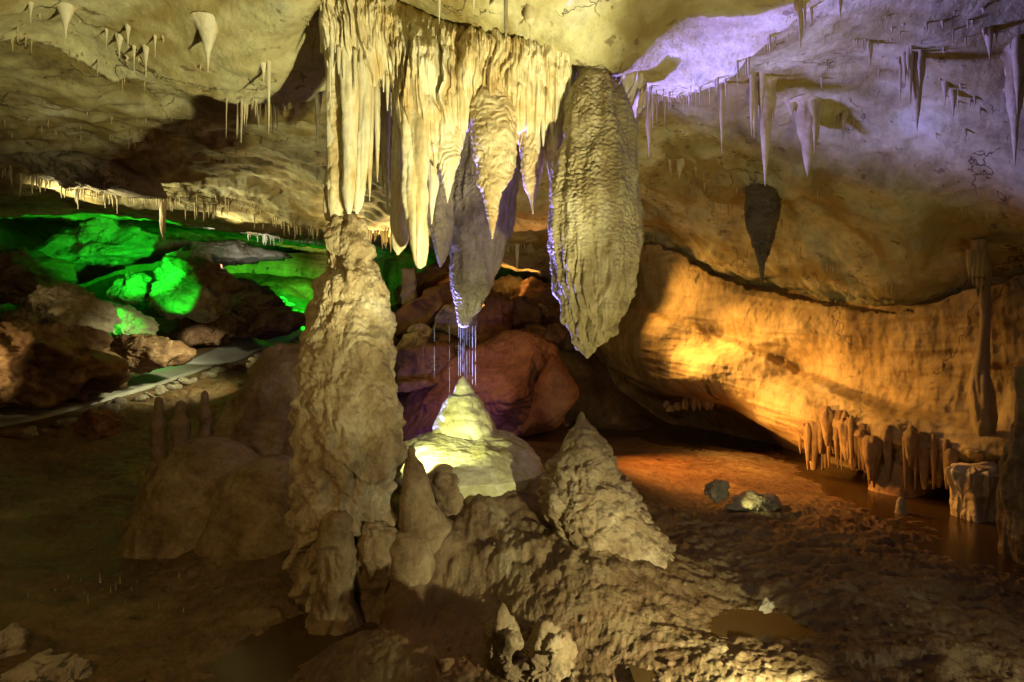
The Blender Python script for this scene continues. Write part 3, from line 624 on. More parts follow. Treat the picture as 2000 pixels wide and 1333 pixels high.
stal([(150, 955, 985), (185, 935, 1000), (210, 921, 1006), (260, 920, 1012), (320, 930, 1004), (360, 936, 990), (400, 946, 978), (440, 955, 969), (466, 960, 963)],
     4.93, M_cone, d_scallop, 'broad tan cone stalactite with drooping lips in front of the dripping one', nu=260, nv=320, zext=0.2)
stal([(110, 1005, 1030), (150, 996, 1050), (190, 998, 1056), (250, 1010, 1054), (320, 1015, 1060), (360, 1022, 1052), (385, 1033, 1046), (418, 1040, 1042)],
     5.05, M_cone, d_scallop, 'tan ribbed stalactite with a thin tip just right of the broad cone', nu=180, nv=280, zext=0.15)
stal([(125, 788, 815), (160, 779, 830), (220, 781, 836), (300, 786, 838), (380, 793, 836), (440, 799, 836), (500, 805, 833), (518, 809, 830), (524, 815, 824)],
     4.9, M_pale, d_flute, 'long cream stalactite with a blunt wet end, tallest of those right of the column', nu=200, nv=420, zext=0.15, amp=0.7)
stal([(130, 766, 792), (300, 765, 790), (400, 764, 795), (470, 765, 797), (482, 768, 793), (498, 775, 779)], 5.25, M_pale, d_flute,
     'cream stalactite ending in two small teeth directly left of the long blunt one', nu=120, nv=300, zext=0.2, amp=0.5)
stal([(170, 865, 885), (215, 852, 900), (265, 848, 908), (310, 856, 898), (345, 862, 888), (372, 868, 881), (396, 873, 875)], 5.0, M_pale, d_scallop,
     'bulbous cream stalactite with needle tip between the long one and the tan cone', nu=160, nv=220, zext=0.15, amp=0.8)
stal([(200, 828, 862), (300, 832, 862), (360, 836, 858), (400, 838, 850), (438, 842, 844)], 5.1, M_pale, d_flute,
     'slender cream stalactite pressed against the right side of the long blunt one', nu=100, nv=220, zext=0.2, amp=0.5)
stal([(140, 1066, 1116), (220, 1063, 1108), (290, 1066, 1096), (340, 1072, 1090), (385, 1078, 1086), (430, 1081, 1083)], 5.02, M_cone, d_flute,
     'fluted tan stalactite tucked against the left side of the huge grey one', nu=140, nv=260, zext=0.15, amp=0.7)
stal([(170, 1036, 1062), (230, 1040, 1060), (280, 1044, 1056), (330, 1049, 1052)], 4.98, M_pale, d_flute, 'short cream stalactite overlapping the tan ribbed one', nu=70, nv=140, zext=0.15, amp=0.4)
for i, (x, top, tip, wd, d, lb) in enumerate([(722, 60, 392, 10, 4.95, 'thin cream stalactite right beside the column, ending above its shoulder'),
        (737, 60, 355, 9, 5.15, 'thin tawny stalactite in the shaded gap, nearest to the column'), (748, 100, 378, 7, 5.3, 'thin dark stalactite in the middle of the shaded gap'),
        (757, 120, 415, 6, 5.45, 'longest thin stalactite inside the shaded gap'), (708, 90, 380, 11, 4.9, 'flattened cream stalactite lying against the right face of the column')]):
    stal([(top, x-wd*1.2, x+wd*1.2), (top+80, x-wd, x+wd), (top+(tip-top)*0.6, x-wd*0.7, x+wd*0.7), (tip-30, x-wd*0.3, x+wd*0.3), (tip, x-0.5, x+0.5)], d, M_pale, d_flute, lb, nu=60, nv=160, zext=0.15, amp=0.3, seed=i)
# hanging from the roof elsewhere
def roof_stal(px, top, tip, wd, label, mat=M_ceil, disp=d_smooth, group=None, d=None, blunt=0.35, shape=None, nu=40, nv=60, amp=0.5):
    dd = d or hit_ceil(px, top); x = (px-1000)/F*dd; zc = cz(x, dd)
    topp = 666-(zc+0.07-CAMZ)/dd*F
    if topp > tip-6: topp = tip-12
    L = tip-topp; sh = shape or [(0, 1.5), (0.12, 1.0), (0.4, 0.75), (0.7, 0.45), (0.92, 0.2), (1.0, 0.03)]
    pr = [(topp+L*t, px-wd*k/2, px+wd*k/2) for t, k in sh]
    o = lathe('stalactite', pr, dd, mat, disp, nu=nu, nv=nv, amp=amp, seed=int(px) % 13, ratio=1.0)
    tag(o, label, 'stalactite', group); return o
CON = [(0, 2.4), (0.1, 1.7), (0.25, 1.1), (0.45, 0.65), (0.6, 0.34), (0.8, 0.16), (1, 0.04)]
roof_stal(128, 18, 76, 26, 'cream cone stalactite near the upper left corner of the roof', M_pale, shape=CON, nu=60)
roof_stal(406, 55, 142, 28, 'yellow cone stalactite with a long thin point, alone on the bright left roof', M_pale, shape=CON, nu=60)
roof_stal(525, 120, 262, 8, 'long straight needle stalactite at the lip of the bright left roof', M_pale)
roof_stal(988, -30, 76, 9, 'dark thin stalactite hanging in front of the curtain top from the near roof', M_dark, shape=[(0, 1.2), (0.5, 0.9), (0.85, 0.8), (1, 0.1)])
roof_stal(858, -20, 46, 9, 'small pale stalactite above the left part of the curtain', M_pale)
roof_stal(925, -25, 18, 12, 'stubby pale stalactite cut by the top edge above the curtain', M_pale)
roof_stal(1036, 20, 96, 24, 'knobbly yellow stalactite with a thin straw tip above the curtain', M_cone, shape=[(0, 0.8), (0.25, 1), (0.42, 0.9), (0.5, 0.25), (0.9, 0.12), (1, 0.05)])
def cluster(px, top, tip, wd, n, label, mat=M_cone, disp=d_flute, spread=1.0, seed=0):
    """a ragged stalactite: one main body with fused smaller prongs, widening into the roof"""
    dd = hit_ceil(px, top); x0 = (px-1000)/F*dd; root = empty('stalactite', (x0, dd, cz(x0, dd)), label, 'stalactite'); rs_ = random.Random(seed+int(px))
    for k in range(n+1):
        m_ = k == 0; x = px+(0 if m_ else rs_.gauss(0, wd*spread)); d = dd+(0 if m_ else rs_.uniform(-.12, .12)); L = (tip-top)*(1 if m_ else rs_.uniform(.15, .75)); w2 = wd*(1 if m_ else rs_.uniform(.25, .6))
        zc = cz((x-1000)/F*d, d); tp = 666-(zc+0.06-CAMZ)/d*F
        a_ = [rs_.uniform(.85, 1.15) for _ in range(6)]; dr = rs_.uniform(-.25, .25)*w2
        lathe('prong', [(tp, x-w2*.8*a_[0], x+w2*.8*a_[1]), (tp+L*.06, x-w2*.55, x+w2*.55), (tp+L*.25, x-w2*.45*a_[2], x+w2*.42*a_[3]), (tp+L*.5, x+dr-w2*.33*a_[4], x+dr+w2*.33*a_[5]),
                        (tp+L*.72, x+dr-w2*.2, x+dr+w2*.22), (tp+L*.9, x+dr-w2*.08, x+dr+w2*.08), (tp+L, x+dr-.6, x+dr+.6)], d, mat, disp, root, 1.0, 48, 90, amp=0.5, seed=k)
cluster(1272, 198, 330, 16, 5, 'brown ragged cluster hanging from the lip beside the huge grey stalactite')
cluster(1497, 175, 385, 30, 9, 'long ragged pale stalactite cluster above the dark swollen one')
cluster(1580, 225, 372, 46, 6, 'olive triangular stalactite tapering to a thin tip, right of the long ragged one', spread=.5)
cluster(1793, 110, 268, 26, 8, 'forked brown stalactite cluster hanging from the blue lit roof', spread=.8)
cluster(1846, 170, 216, 14, 3, 'small brown stalactite right of the forked cluster')
cluster(1984, 110, 345, 32, 5, 'pale thick stalactite cut by the right edge of the picture', disp=d_popcorn, spread=.5)
cluster(1560, 5, 112, 18, 9, 'yellow ragged cluster at the blue shadow edge of the roof', spread=2)
cluster(1641, -15, 58, 14, 3, 'orange stalactite at the top edge over the blue roof')
cluster(1930, 60, 130, 16, 4, 'short ochre stalactite near the upper right corner')
cluster(1700, 90, 150, 12, 4, 'small brown stalactite on the blue roof left of the forked cluster')
cluster(1330, 330, 372, 16, 8, 'little brown tuft of prongs low on the right roof', spread=1.6)
cluster(1650, 240, 300, 12, 5, 'thin prongs on the olive roof right of the triangular one', spread=1.5)
cluster(1860, 190, 250, 12, 6, 'row of short prongs under the lower edge of the blue roof', spread=3)
roof_stal(1488, 398, 556, 64, 'dark swollen stalactite with a sharp point hanging over the long crack', M_drk2, d_scallop, nu=160, nv=260,
          shape=[(0, 0.9), (0.12, 1.0), (0.3, 0.95), (0.5, 0.68), (0.65, 0.42), (0.8, 0.2), (0.93, 0.08), (1, 0.02)], amp=1.1)
roof_stal(318, 395, 466, 13, 'brown blunt stalactite hanging in front of the green lit chamber', M_cone, d_flute, d=11.6, nu=60, shape=[(0, 1.1), (0.4, 0.9), (0.8, 0.6), (1, 0.1)])
roof_stal(385, 385, 425, 8, 'faint dark stalactite right of the brown one by the green chamber', M_dark, d=11.8)
roof_stal(620, 215, 285, 20, 'black ragged stalactite in the shade left of the column', M_dark, d_flute, d=6.6)
roof_stal(1010, 485, 530, 9, 'cream stalactite tip hanging above the far rubble', M_pale, d=12.0)
for k, (x_, t_, b_) in enumerate([(208, 65, 97), (250, 62, 96), (233, 80, 114), (262, 98, 142), (285, 100, 152), (515, 125, 160), (303, 80, 112), (60, 10, 45)]):
    roof_stal(x_, t_, b_, 6+4*(k % 3), 'small cream cone stalactite in the loose group on the bright left roof', M_pale, shape=CON, group='small cones on the left roof')

# ------------------------------------------------------------------ soda straws: many of a kind, copies sharing a few meshes
straw_me = []; STR = []
for k in range(6):
    nu, nv = 8, 7; rr = [1.3, 1.0, 0.9, 0.75, 0.6, 0.4, 0.15]; V = []
    rs = random.Random(k)
    for i in range(nv):
        for j in range(nu):
            a = 2*math.pi*j/nu; r = 0.5*rr[i]*(1+rs.uniform(-.15, .15)); V.append((r*math.cos(a)+0.15*math.sin(i*1.3+k), r*math.sin(a), -i/(nv-1)))
    me = mesh_from('soda_straw', V, grid_quads(nv, nu, True)); me.materials.append(M_pale); straw_me.append(me)
def straws(line, n, Lr, wr_, label, group, seed, jit=0.15, mat=None, cluster=0.0, surf=None, up=False):
    rs = random.Random(seed); pts = [np.array(P(*c)) for c in line]; xs = np.linspace(0, 1, len(pts)); pts = np.array(pts)
    mes = straw_me
    if mat:
        mes = []
        for m_ in straw_me:
            c_ = m_.copy(); c_.materials.clear(); c_.materials.append(mat); mes.append(c_)
    cen = [rs.random() for _ in range(8)]; X = []; Y = []; S = []
    for k in range(n):
        t = rs.random()
        if rs.random() < cluster: t = min(1, max(0, rs.choice(cen)+rs.gauss(0, 0.025)))
        X.append(np.interp(t, xs, pts[:, 0])+rs.gauss(0, jit)); Y.append(np.interp(t, xs, pts[:, 1])+rs.gauss(0, jit))
    Z = ground_z(X, Y) if up else ceil_z(X, Y)
    for k in range(n):
        L = rs.uniform(*Lr)*rs.choice([0.45, 0.7, 1.0, 1.0, 1.3]); wd = rs.uniform(*wr_)
        px_ = 1000+X[k]/Y[k]*F
        STR.append((L*wd**0.5/Y[k] if -20 < px_ < 2020 else 0, mes[k % 6], (X[k], Y[k], float(Z[k])+(-0.02 if up else 0.02)), (wd, wd, L),
                    (math.pi if up else rs.uniform(-.03, .03), rs.uniform(-.03, .03), rs.uniform(0, 6.28)), label, group))
def on_ceil(pts): return [(a, b, hit_ceil(a, b)) for a, b in pts]
straws([(0, 345, 9.4), (160, 372, 10.3), (320, 400, 11.4)], 95, (0.12, 0.34), (0.025, 0.045), 'short pale straw in the lit fringe at the far left roof edge', 'straws in the far left fringe', 1, 0.18, cluster=0.3)
straws([(320, 400, 11.4), (480, 425, 12.2), (630, 452, 13)], 95, (0.10, 0.30), (0.02, 0.04), 'pale straw in the lit fringe between the brown stalactite and the column', 'straws in the fringe left of the column', 2, 0.15, cluster=0.4)
straws([(722, 452, 13), (800, 458, 13)], 42, (0.18, 0.42), (0.03, 0.06), 'glowing straw in the bright fringe seen just right of the column', 'glowing straws right of the column', 3, 0.12)
straws([(480, 466, 18), (625, 476, 18)], 32, (0.15, 0.30), (0.03, 0.05), 'white straw in the farthest fringe above the green floor', 'far white straws', 4, 0.1)
straws([(300, 170, 5.75), (430, 180, 5.95), (560, 200, 6.1)], 95, (0.10, 0.40), (0.012, 0.030), 'thin cream straw along the lip of the bright left roof', 'straws along the left roof lip', 5, 0.12, cluster=0.6)
straws([(-20, 90, 4.8), (120, 140, 5.3), (300, 175, 5.7)], 60, (0.05, 0.20), (0.010, 0.020), 'thin tawny straw along the shaded upper left roof lip', 'straws along the shaded left lip', 6, 0.15, mat=M_cone)
straws([(1255, 198, 5.45), (1350, 190, 5.35), (1440, 170, 5.1)], 60, (0.06, 0.20), (0.010, 0.022), 'olive straw along the roof lip right of the huge grey stalactite', 'straws along the right roof lip', 7, 0.08, mat=M_cone)
straws([(1480, 130, 4.75), (1560, 60, 4.3), (1640, 15, 4.0)], 40, (0.06, 0.20), (0.010, 0.022), 'yellow straw along the lip at the blue shadow edge', 'straws at the blue shadow edge', 8, 0.08, mat=M_cone)
straws([(1280, 330, 9.0), (1400, 340, 9.0), (1560, 380, 9.0), (1700, 340, 8.2)], 90, (0.07, 0.22), (0.014, 0.026), 'thin brown straw scattered over the right roof beyond the lip', 'straws on the right roof', 9, 0.5, mat=M_cone, cluster=0.6)
straws([(1700, 60, 5.2), (1850, 120, 5.6), (1980, 200, 6.0)], 90, (0.04, 0.12), (0.012, 0.03), 'stubby ochre straw on the blue lit roof', 'stubs on the blue roof', 10, 0.5, mat=M_cone)
straws([(60, 250, 8.0), (300, 280, 9.0), (560, 330, 10)], 80, (0.06, 0.16), (0.012, 0.02), 'tiny dark straw in the shaded roof beyond the left lip', 'straws in the shaded left roof', 11, 0.6, mat=M_cone)
straws([(1000, 487, 12), (1090, 515, 13.2)], 24, (0.10, 0.22), (0.02, 0.04), 'lit straw above the far rubble right of the dripping stalactite', 'straws above the rubble', 12, 0.1)
straws([(140, 50, 4.8), (300, 90, 5.1), (520, 90, 5.0)], 22, (0.03, 0.10), (0.012, 0.03), 'small cream stub on the bright left roof', 'stubs on the bright left roof', 13, 0.5)
straws([(120, 1180, 4.9), (230, 1150, 5.1), (300, 1200, 4.6)], 30, (0.04, 0.10), (0.006, 0.010), 'thin pale spike standing in the shallow pool at lower left', 'spikes in the left pool', 14, 0.25, up=True)

STR.sort(key=lambda t: -t[0])
for t in STR[:296]:
    o = bpy.data.objects.new('soda_straw', t[1]); C.objects.link(o); o.location = t[2]; o.scale = t[3]; o.rotation_euler = t[4]; tag(o, t[5], 'soda straw', t[6])
from mathutils import Matrix, Euler
Vs, Qs, nb_ = [], [], 0
for t in STR[296:]:
    me_ = t[1]; co = np.empty(len(me_.vertices)*3, np.float32); me_.vertices.foreach_get('co', co); co = co.reshape(-1, 3)*np.array(t[3])
    co = co@np.array(Euler(t[4]).to_matrix()).T+np.array(t[2]); Vs.append(co); Qs.append(grid_quads(7, 8, True)+nb_); nb_ += len(co)
o = link('straw_fringe', mesh_from('straw_fringe', np.vstack(Vs), np.vstack(Qs)), M_cone)
tag(o, 'countless tiny straws and stubs scattered thinly over the whole roof', 'soda straws', None, 'stuff')

# ------------------------------------------------------------------ wet stalagmite, its pedestal and the falling water
ped = lathe('pedestal', [(846, 850, 985), (853, 815, 1012), (866, 784, 1038), (885, 772, 1052), (925, 762, 1062), (980, 745, 1080), (1050, 730, 1100)], 6.35, M_wet, d_mud, None, 0.8, 320, 300, amp=0.9,
            ydrift=([0.2, 0.6, 0.85, 1.08, 1.2], [-0.1, -0.3, -0.4, -0.15, 0]))
tag(ped, 'cream wet flowstone pedestal, rounded and glistening, under the lit stalagmite', 'flowstone')
ped.name = 'flowstone_pedestal'
sm = lathe('stalagmite', [(735, 903, 906), (742, 897, 911), (755, 890, 920), (768, 885, 928), (772, 876, 934), (790, 866, 946), (810, 856, 958), (835, 848, 970), (852, 843, 977), (864, 842, 980), (872, 846, 976)],
           6.4, M_wet, d_wet, None, 0.9, 260, 260)
tag(sm, 'glistening cream cone stalagmite lit from the front, standing on the pedestal under falling water', 'stalagmite')
rs = random.Random(9)
fw = empty('falling_water', P(906, 640, 6.45), 'blue lit strands of water falling from the dark stalactite to the wet stalagmite', 'water')
for k, x in enumerate([896, 900, 903.5, 907, 911, 912.5, 917, 923, 929, 878, 848]):
    z0 = P(x, 636, 6.42)[2]; z1 = P(x, rs.uniform(738, 775), 6.42)[2]; xx = (x-1000)/F*6.42; n_ = 7; V = []; Qq = []
    r = rs.choice([0.0015, 0.002, 0.003, 0.005]); z = z0; yy = 6.42+rs.uniform(-.04, .04)
    while z > z1+0.01:                                                        # streaks and gaps as the strand breaks into drops
        ln = min(rs.uniform(0.08, 0.40), z-z1); b0 = len(V)
        for i in range(9):
            rr_ = r*math.sin(math.pi*(0.06+0.88*i/8))**0.6*rs.uniform(.8, 1.2)
            for j in range(n_):
                a = 2*math.pi*j/n_; V.append((xx+rr_*math.cos(a), yy+rr_*math.sin(a), z-ln*i/8))
        Qq.append(grid_quads(9, n_, True)+b0); z -= ln+rs.uniform(0.0, 0.05)
    link('water_strand', mesh_from('water_strand', np.array(V)-np.array(fw.location), np.vstack(Qq)), M_drip, tuple(fw.location), fw)

# ------------------------------------------------------------------ stalagmites in front
def sg(prof, d, mat, disp, label, group=None, cat='stalagmite', name='stalagmite', **k):
    prof = list(prof); py, a, b = prof[-1]; c = (a+b)/2; h_ = (b-a)/2; zl = CAMZ-(py-666)*d/F
    zg = gz((c-1000)/F*d, d-h_*d/F*0.8); low_ = min(zg, gz((c-1000)/F*d, d))-0.12
    if zl > low_ and h_ > 20:                                                 # a skirt that runs out into the mud
        t_ = (zl-low_)*F/d; prof.append((py+t_*0.5, c-h_-t_*0.25, c+h_+t_*0.25)); prof.append((py+t_, c-h_-t_*0.7, c+h_+t_*0.7))
    o = lathe(name, prof, d, mat, disp, **k); tag(o, label, cat, group); return o
sg([(804, 1133, 1139), (812, 1128, 1144), (825, 1122, 1152), (840, 1110, 1168), (862, 1102, 1182), (885, 1092, 1196), (920, 1075, 1214), (960, 1065, 1238), (1000, 1062, 1262), (1040, 1078, 1288), (1080, 1096, 1312), (1110, 1110, 1322), (1140, 1120, 1330)],
   5.2, M_mudst, d_knobs, 'large knobbly cone stalagmite with a pale tip, right of the wet pedestal', nu=380, nv=340, ratio=0.9)
sg([(871, 801, 805), (876, 797, 811), (890, 798, 812), (898, 794, 817), (910, 790, 826), (940, 787, 836), (975, 785, 850), (1010, 782, 872), (1030, 780, 885), (1050, 786, 874), (1090, 778, 880), (1140, 770, 890)],
   4.95, M_mudst, d_mud, 'slender pointed brown stalagmite with a broad foot right of the column', nu=220, nv=260, amp=0.55)
sg([(1000, 645, 675), (1012, 632, 684), (1040, 625, 690), (1090, 622, 692), (1140, 620, 690), (1168, 620, 690)], 4.55, M_mudst, d_popcorn, 'stubby round topped stalagmite in front of the foot of the column', nu=180, nv=200, amp=0.45)
sg([(1020, 715, 745), (1040, 700, 765), (1080, 695, 775), (1130, 700, 780), (1175, 705, 780)], 4.7, M_mudst, d_popcorn, 'low brown stalagmite leaning on the column foot, right of the stubby one', nu=160, nv=140, amp=0.7)
sg([(905, 848, 870), (915, 838, 884), (940, 836, 896), (970, 850, 906), (1010, 850, 910), (1050, 850, 910)], 5.3, M_mudst, d_knobs, 'dark rounded knob of rock right behind the slender pointed stalagmite', nu=120, nv=120, amp=0.7)
sg([(1040, 770, 800), (1060, 755, 830), (1100, 750, 850), (1160, 745, 860), (1190, 745, 860)], 4.75, M_mudst, d_mud, 'low muddy swelling at the foot of the slender pointed stalagmite', cat='mound', name='mud_mound', nu=140, nv=100, amp=0.6)
# left group
sg([(672, 540, 590), (690, 520, 610), (730, 490, 640), (780, 450, 660), (830, 420, 680), (880, 405, 690), (930, 400, 700)], 7.6, M_mudst, d_mud, 'big dark dome of mud covered flowstone behind the column on the left', cat='mound', name='flowstone_dome', nu=240, nv=200, amp=1.2)
sg([(858, 370, 420), (870, 345, 470), (900, 315, 500), (940, 295, 520), (980, 282, 540), (1010, 275, 560)], 6.4, M_mudst, d_mud, 'rounded brown boulder like dome in front of the finger stalagmites', cat='mound', name='flowstone_dome', nu=220, nv=160, amp=1.0)
sg([(895, 500, 560), (915, 470, 600), (950, 440, 620), (1000, 420, 640), (1040, 400, 650)], 6.0, M_mudst, d_mud, 'smooth low mud slope between the brown dome and the column', cat='mound', name='mud_mound', nu=160, nv=100, amp=1.0)
for i, (x, tp, bt, wd, lb) in enumerate([(309, 775, 920, 30, 'left finger stalagmite of the three with rounded pale tips'), (354, 782, 900, 36, 'middle and thickest finger stalagmite of the three on the left'),
                                         (400, 763, 880, 24, 'right finger stalagmite of the three, against the dark dome')]):
    h = bt-tp
    sg([(tp, x-wd*.1, x+wd*.1), (tp+4, x-wd*.25, x+wd*.25), (tp+h*.16, x-wd*.32, x+wd*.32), (tp+h*.22, x-wd*.28, x+wd*.28), (tp+h*.4, x-wd*.5, x+wd*.5), (tp+h*.55, x-wd*.42, x+wd*.45), (tp+h*.75, x-wd*.5, x+wd*.5), (bt+30, x-wd*.7, x+wd*.7)],
       6.9, M_mudst, d_knobs, lb, 'finger stalagmites on the left', nu=110, nv=150, amp=0.5, seed=i)
# far small spikes on the red boulder
for i, x, y, d in [(0, 826, 690, 11.4), (1, 940, 690, 12.2), (2, 1002, 695, 11.4)]:
    sg([(y-20, x-1, x+1), (y-12, x-3, x+3), (y, x-3, x+3), (y+14, x-4, x+4)], d, M_brn, d_smooth, ['tiny stalagmite left on the red rock', 'tiny stalagmite at the crest of the red rock', 'tiny stalagmite right on the red rock'][i], nu=16, nv=16)
# right side
sg([(912, 1868, 1930), (920, 1858, 1952), (935, 1860, 1956), (960, 1866, 1952), (985, 1868, 1948), (1008, 1868, 1945), (1020, 1868, 1945)], 6.75, M_cone, d_flute, 'drum shaped fluted stalagmite standing in the water at the right', nu=240, nv=140, amp=1.3)
sg([(820, 1990, 2060), (850, 1982, 2060), (880, 1975, 2060), (920, 1968, 2060), (960, 1966, 2060), (1010, 1972, 2070), (1060, 1974, 2080), (1110, 1972, 2090)], 5.4, M_mudst, d_flute, 'dark fluted column cut by the right edge of the picture', cat='column', name='column', nu=180, nv=200, zext=0.5)
sg([(972, 1756, 1764), (980, 1752, 1768), (995, 1750, 1770), (1006, 1748, 1772)], 6.9, M_dark, d_smooth, 'small dark stub standing in the red shallow water', nu=40, nv=40)
sg([(485, 1900, 1925), (520, 1904, 1935), (560, 1912, 1934), (620, 1914, 1932), (680, 1910, 1930), (720, 1905, 1932), (750, 1898, 1935), (800, 1900, 1940), (850, 1905, 1935), (870, 1912, 1925)], 7.0, M_wall, d_flute,
   'thin ochre drip column running down the right wall from a frilled top', cat='column', name='column', nu=90, nv=240, zext=0.1, amp=0.6)
for i, (x, tip) in enumerate([(1893, 545), (1901, 560), (1910, 585), (1920, 570)]):
    stal([(488, x-5, x+5), (515, x-4.5, x+4.5), (tip-20, x-3, x+3), (tip, x-0.5, x+0.5)], 6.85+.03*i, M_wall, d_smooth,
         'short prong in the frill above the thin drip column, %s from the left' % ['first', 'second', 'third', 'fourth'][i], nu=24, nv=50)
# draped flowstone at the foot of the right wall
def drape(px0, px1, top, bot, d0, d1, label, seed, n):
    root = empty('flowstone_drapery', P((px0+px1)/2, bot, (d0+d1)/2), label, 'flowstone'); rs_ = random.Random(seed)
    for k in range(n):
        t = (k+0.5)/n+rs_.uniform(-.3, .3)/n; x = px0+(px1-px0)*t; d = d0+(d1-d0)*t+rs_.uniform(-.12, .12)
        tp = np.interp(t, [0, .25, .6, 1], [top+25, top, top+8, top+40])+rs_.uniform(-10, 14); b_ = np.interp(t, [0, 1], bot)+rs_.choice([-60, -40, -25, -10, 4, 6]) if isinstance(bot, (list, tuple)) else bot+rs_.choice([-60, -42, -26, -12, 2, 6])*(1 if px0 > 1400 else .35)
        wd = rs_.choice([4, 5, 6, 7, 9, 14])*rs_.uniform(.8, 1.2)
        lathe('flute', [(tp-12, x-wd*.6, x+wd*.6), (tp, x-wd*1.1, x+wd*1.1), (tp+(b_-tp)*.3, x-wd, x+wd), (tp+(b_-tp)*.7, x-wd*.6, x+wd*.6), (b_, x-wd*.25, x+wd*.25)], d, M_foot, d_flute, root, 1.0, 40, 60, amp=0.6, seed=k)
drape(1562, 1700, 812, 912, 8.95, 8.0, 'orange draped flowstone with many folds at the foot of the right wall', 1, 40)
drape(1690, 1860, 845, 950, 8.0, 7.2, 'ochre draped flowstone behind the shallow water, right of the orange one', 2, 36)
drape(1300, 1560, 772, 800, 11.9, 10.2, 'row of short brown drips under the edge of the orange wall', 3, 34)
sg([(868, 1740, 1760), (885, 1725, 1775), (920, 1712, 1790), (950, 1705, 1798), (975, 1700, 1805)], 7.9, M_wall, d_mud, 'rounded orange bulge of flowstone at the wall foot by the water', cat='flowstone', name='flowstone_dome', nu=140, nv=110, amp=0.7)

# ------------------------------------------------------------------ boulders and slabs
R = rock
R('boulder', [(770, 800), (830, 745), (900, 700), (985, 655), (1045, 655), (1085, 680), (1112, 730), (1130, 790), (1080, 820), (1000, 845), (900, 850), (790, 850)], 12.0, 1.7, M_red,
  'huge sloping red clay covered boulder behind the wet stalagmite', n=340, cuts=2, rough=0.035, hmin=0.9, planes=[(-.30, -.62, .72, .50), (.80, -.58, .12, .62), (-.75, -.4, .5, .72), (.2, -.95, -.1, .80)])
R('boulder', [(1010, 850), (1040, 760), (1085, 680), (1115, 730), (1132, 790), (1085, 825)], 11.4, 0.8, M_red, 'smooth red side slab leaning on the right flank of the huge red boulder', cat='slab', n=160, cuts=3, rough=0.03)
R('boulder', [(766, 690), (800, 680), (880, 678), (905, 700), (898, 750), (850, 762), (780, 765)], 12.6, 0.7, M_brn, 'flat topped brown block between the column and the red boulder', n=140, cuts=4)
R('slab', [(768, 748), (830, 742), (860, 750), (800, 764), (768, 762)], 11.4, 0.4, M_brn, 'thin dark slab lying before the flat topped block', cat='slab', n=90)
for i, (pl, d, T, mt, lb) in enumerate([
    ([(762, 630), (800, 590), (870, 555), (920, 525), (935, 560), (880, 620), (820, 650), (775, 660)], 15.0, .9, M_brn, 'long leaning slab behind the dripping stalactite'),
    ([(840, 650), (870, 600), (930, 570), (945, 600), (930, 655), (880, 668)], 14.4, .6, M_gry, 'pale faced block under the tip of the dripping stalactite'),
    ([(760, 560), (800, 555), (880, 500), (930, 480), (930, 520), (850, 560), (780, 600)], 17.5, 1.0, M_brn, 'upper leaning slab on the far slope behind the short dark stalactite'),
    ([(765, 690), (790, 655), (815, 650), (835, 672), (825, 700), (780, 705)], 13.6, .35, M_gry, 'small angular grey rock right beside the column at mid height'),
    ([(795, 640), (820, 628), (845, 645), (838, 668), (805, 668)], 14.0, .3, M_gry, 'small angular grey rock on top of the rubble by the long slab'),
    ([(828, 690), (850, 664), (880, 672), (888, 690), (860, 705)], 13.4, .3, M_brn, 'small brown rock at the edge of the flat topped block'),
    ([(935, 640), (950, 580), (985, 572), (1000, 600), (990, 655), (950, 668)], 14.2, .5, M_red, 'red upright rock just right of the falling water'),
    ([(985, 610), (1000, 580), (1040, 580), (1060, 600), (1050, 640), (1000, 648)], 15.2, .6, M_brn, 'brown square boulder above the red crest'),
    ([(1020, 655), (1030, 632), (1055, 628), (1068, 645), (1060, 665), (1030, 668)], 14.2, .3, M_brn, 'round brown stone on the crest of the red boulder, left of its pair'),
    ([(1062, 660), (1072, 636), (1092, 634), (1105, 650), (1098, 672), (1070, 672)], 14.0, .3, M_brn, 'round brown stone on the crest of the red boulder, right of its pair'),
    ([(1005, 570), (1040, 545), (1095, 560), (1110, 600), (1060, 610), (1010, 600)], 16.5, .8, M_brn, 'cracked ledge of rock high behind the red boulder'),
    ([(1060, 640), (1070, 600), (1110, 590), (1140, 620), (1140, 680), (1100, 680)], 15.6, .7, M_brn, 'dark boulder at the far right of the rubble'),
    ([(950, 575), (970, 545), (1015, 540), (1030, 565), (1010, 585), (960, 590)], 17.2, .6, M_gry, 'warm lit block at the back of the rubble'),
    ]):
    R('boulder', pl, d, T, mt, lb, 'rubble behind the dripping stalactite', 'boulder', n=110, seed=i)
# stacked flat stones lit by the lamp
for i in range(5):
    y = 655-i*14
    R('stacked_stone', [(945+i*2, y), (946+i, y-11), (992, y-13), (994-i, y-1)], 15.6+0.05*i, 0.4, M_gry, 'flat stone in the warm lit stack right of the falling water, %s course' % ['lowest', 'second', 'middle', 'fourth', 'top'][i],
      'stack of flat stones', 'stone', n=60, seed=i, cuts=3)
R('pillar', [(786, 525), (812, 525), (812, 600), (786, 600)], 15.5, 0.18, M_dark, 'dark squared post in the shade below the long cream stalactite', cat='post', n=60, pw=6, cuts=0, rough=0.05)
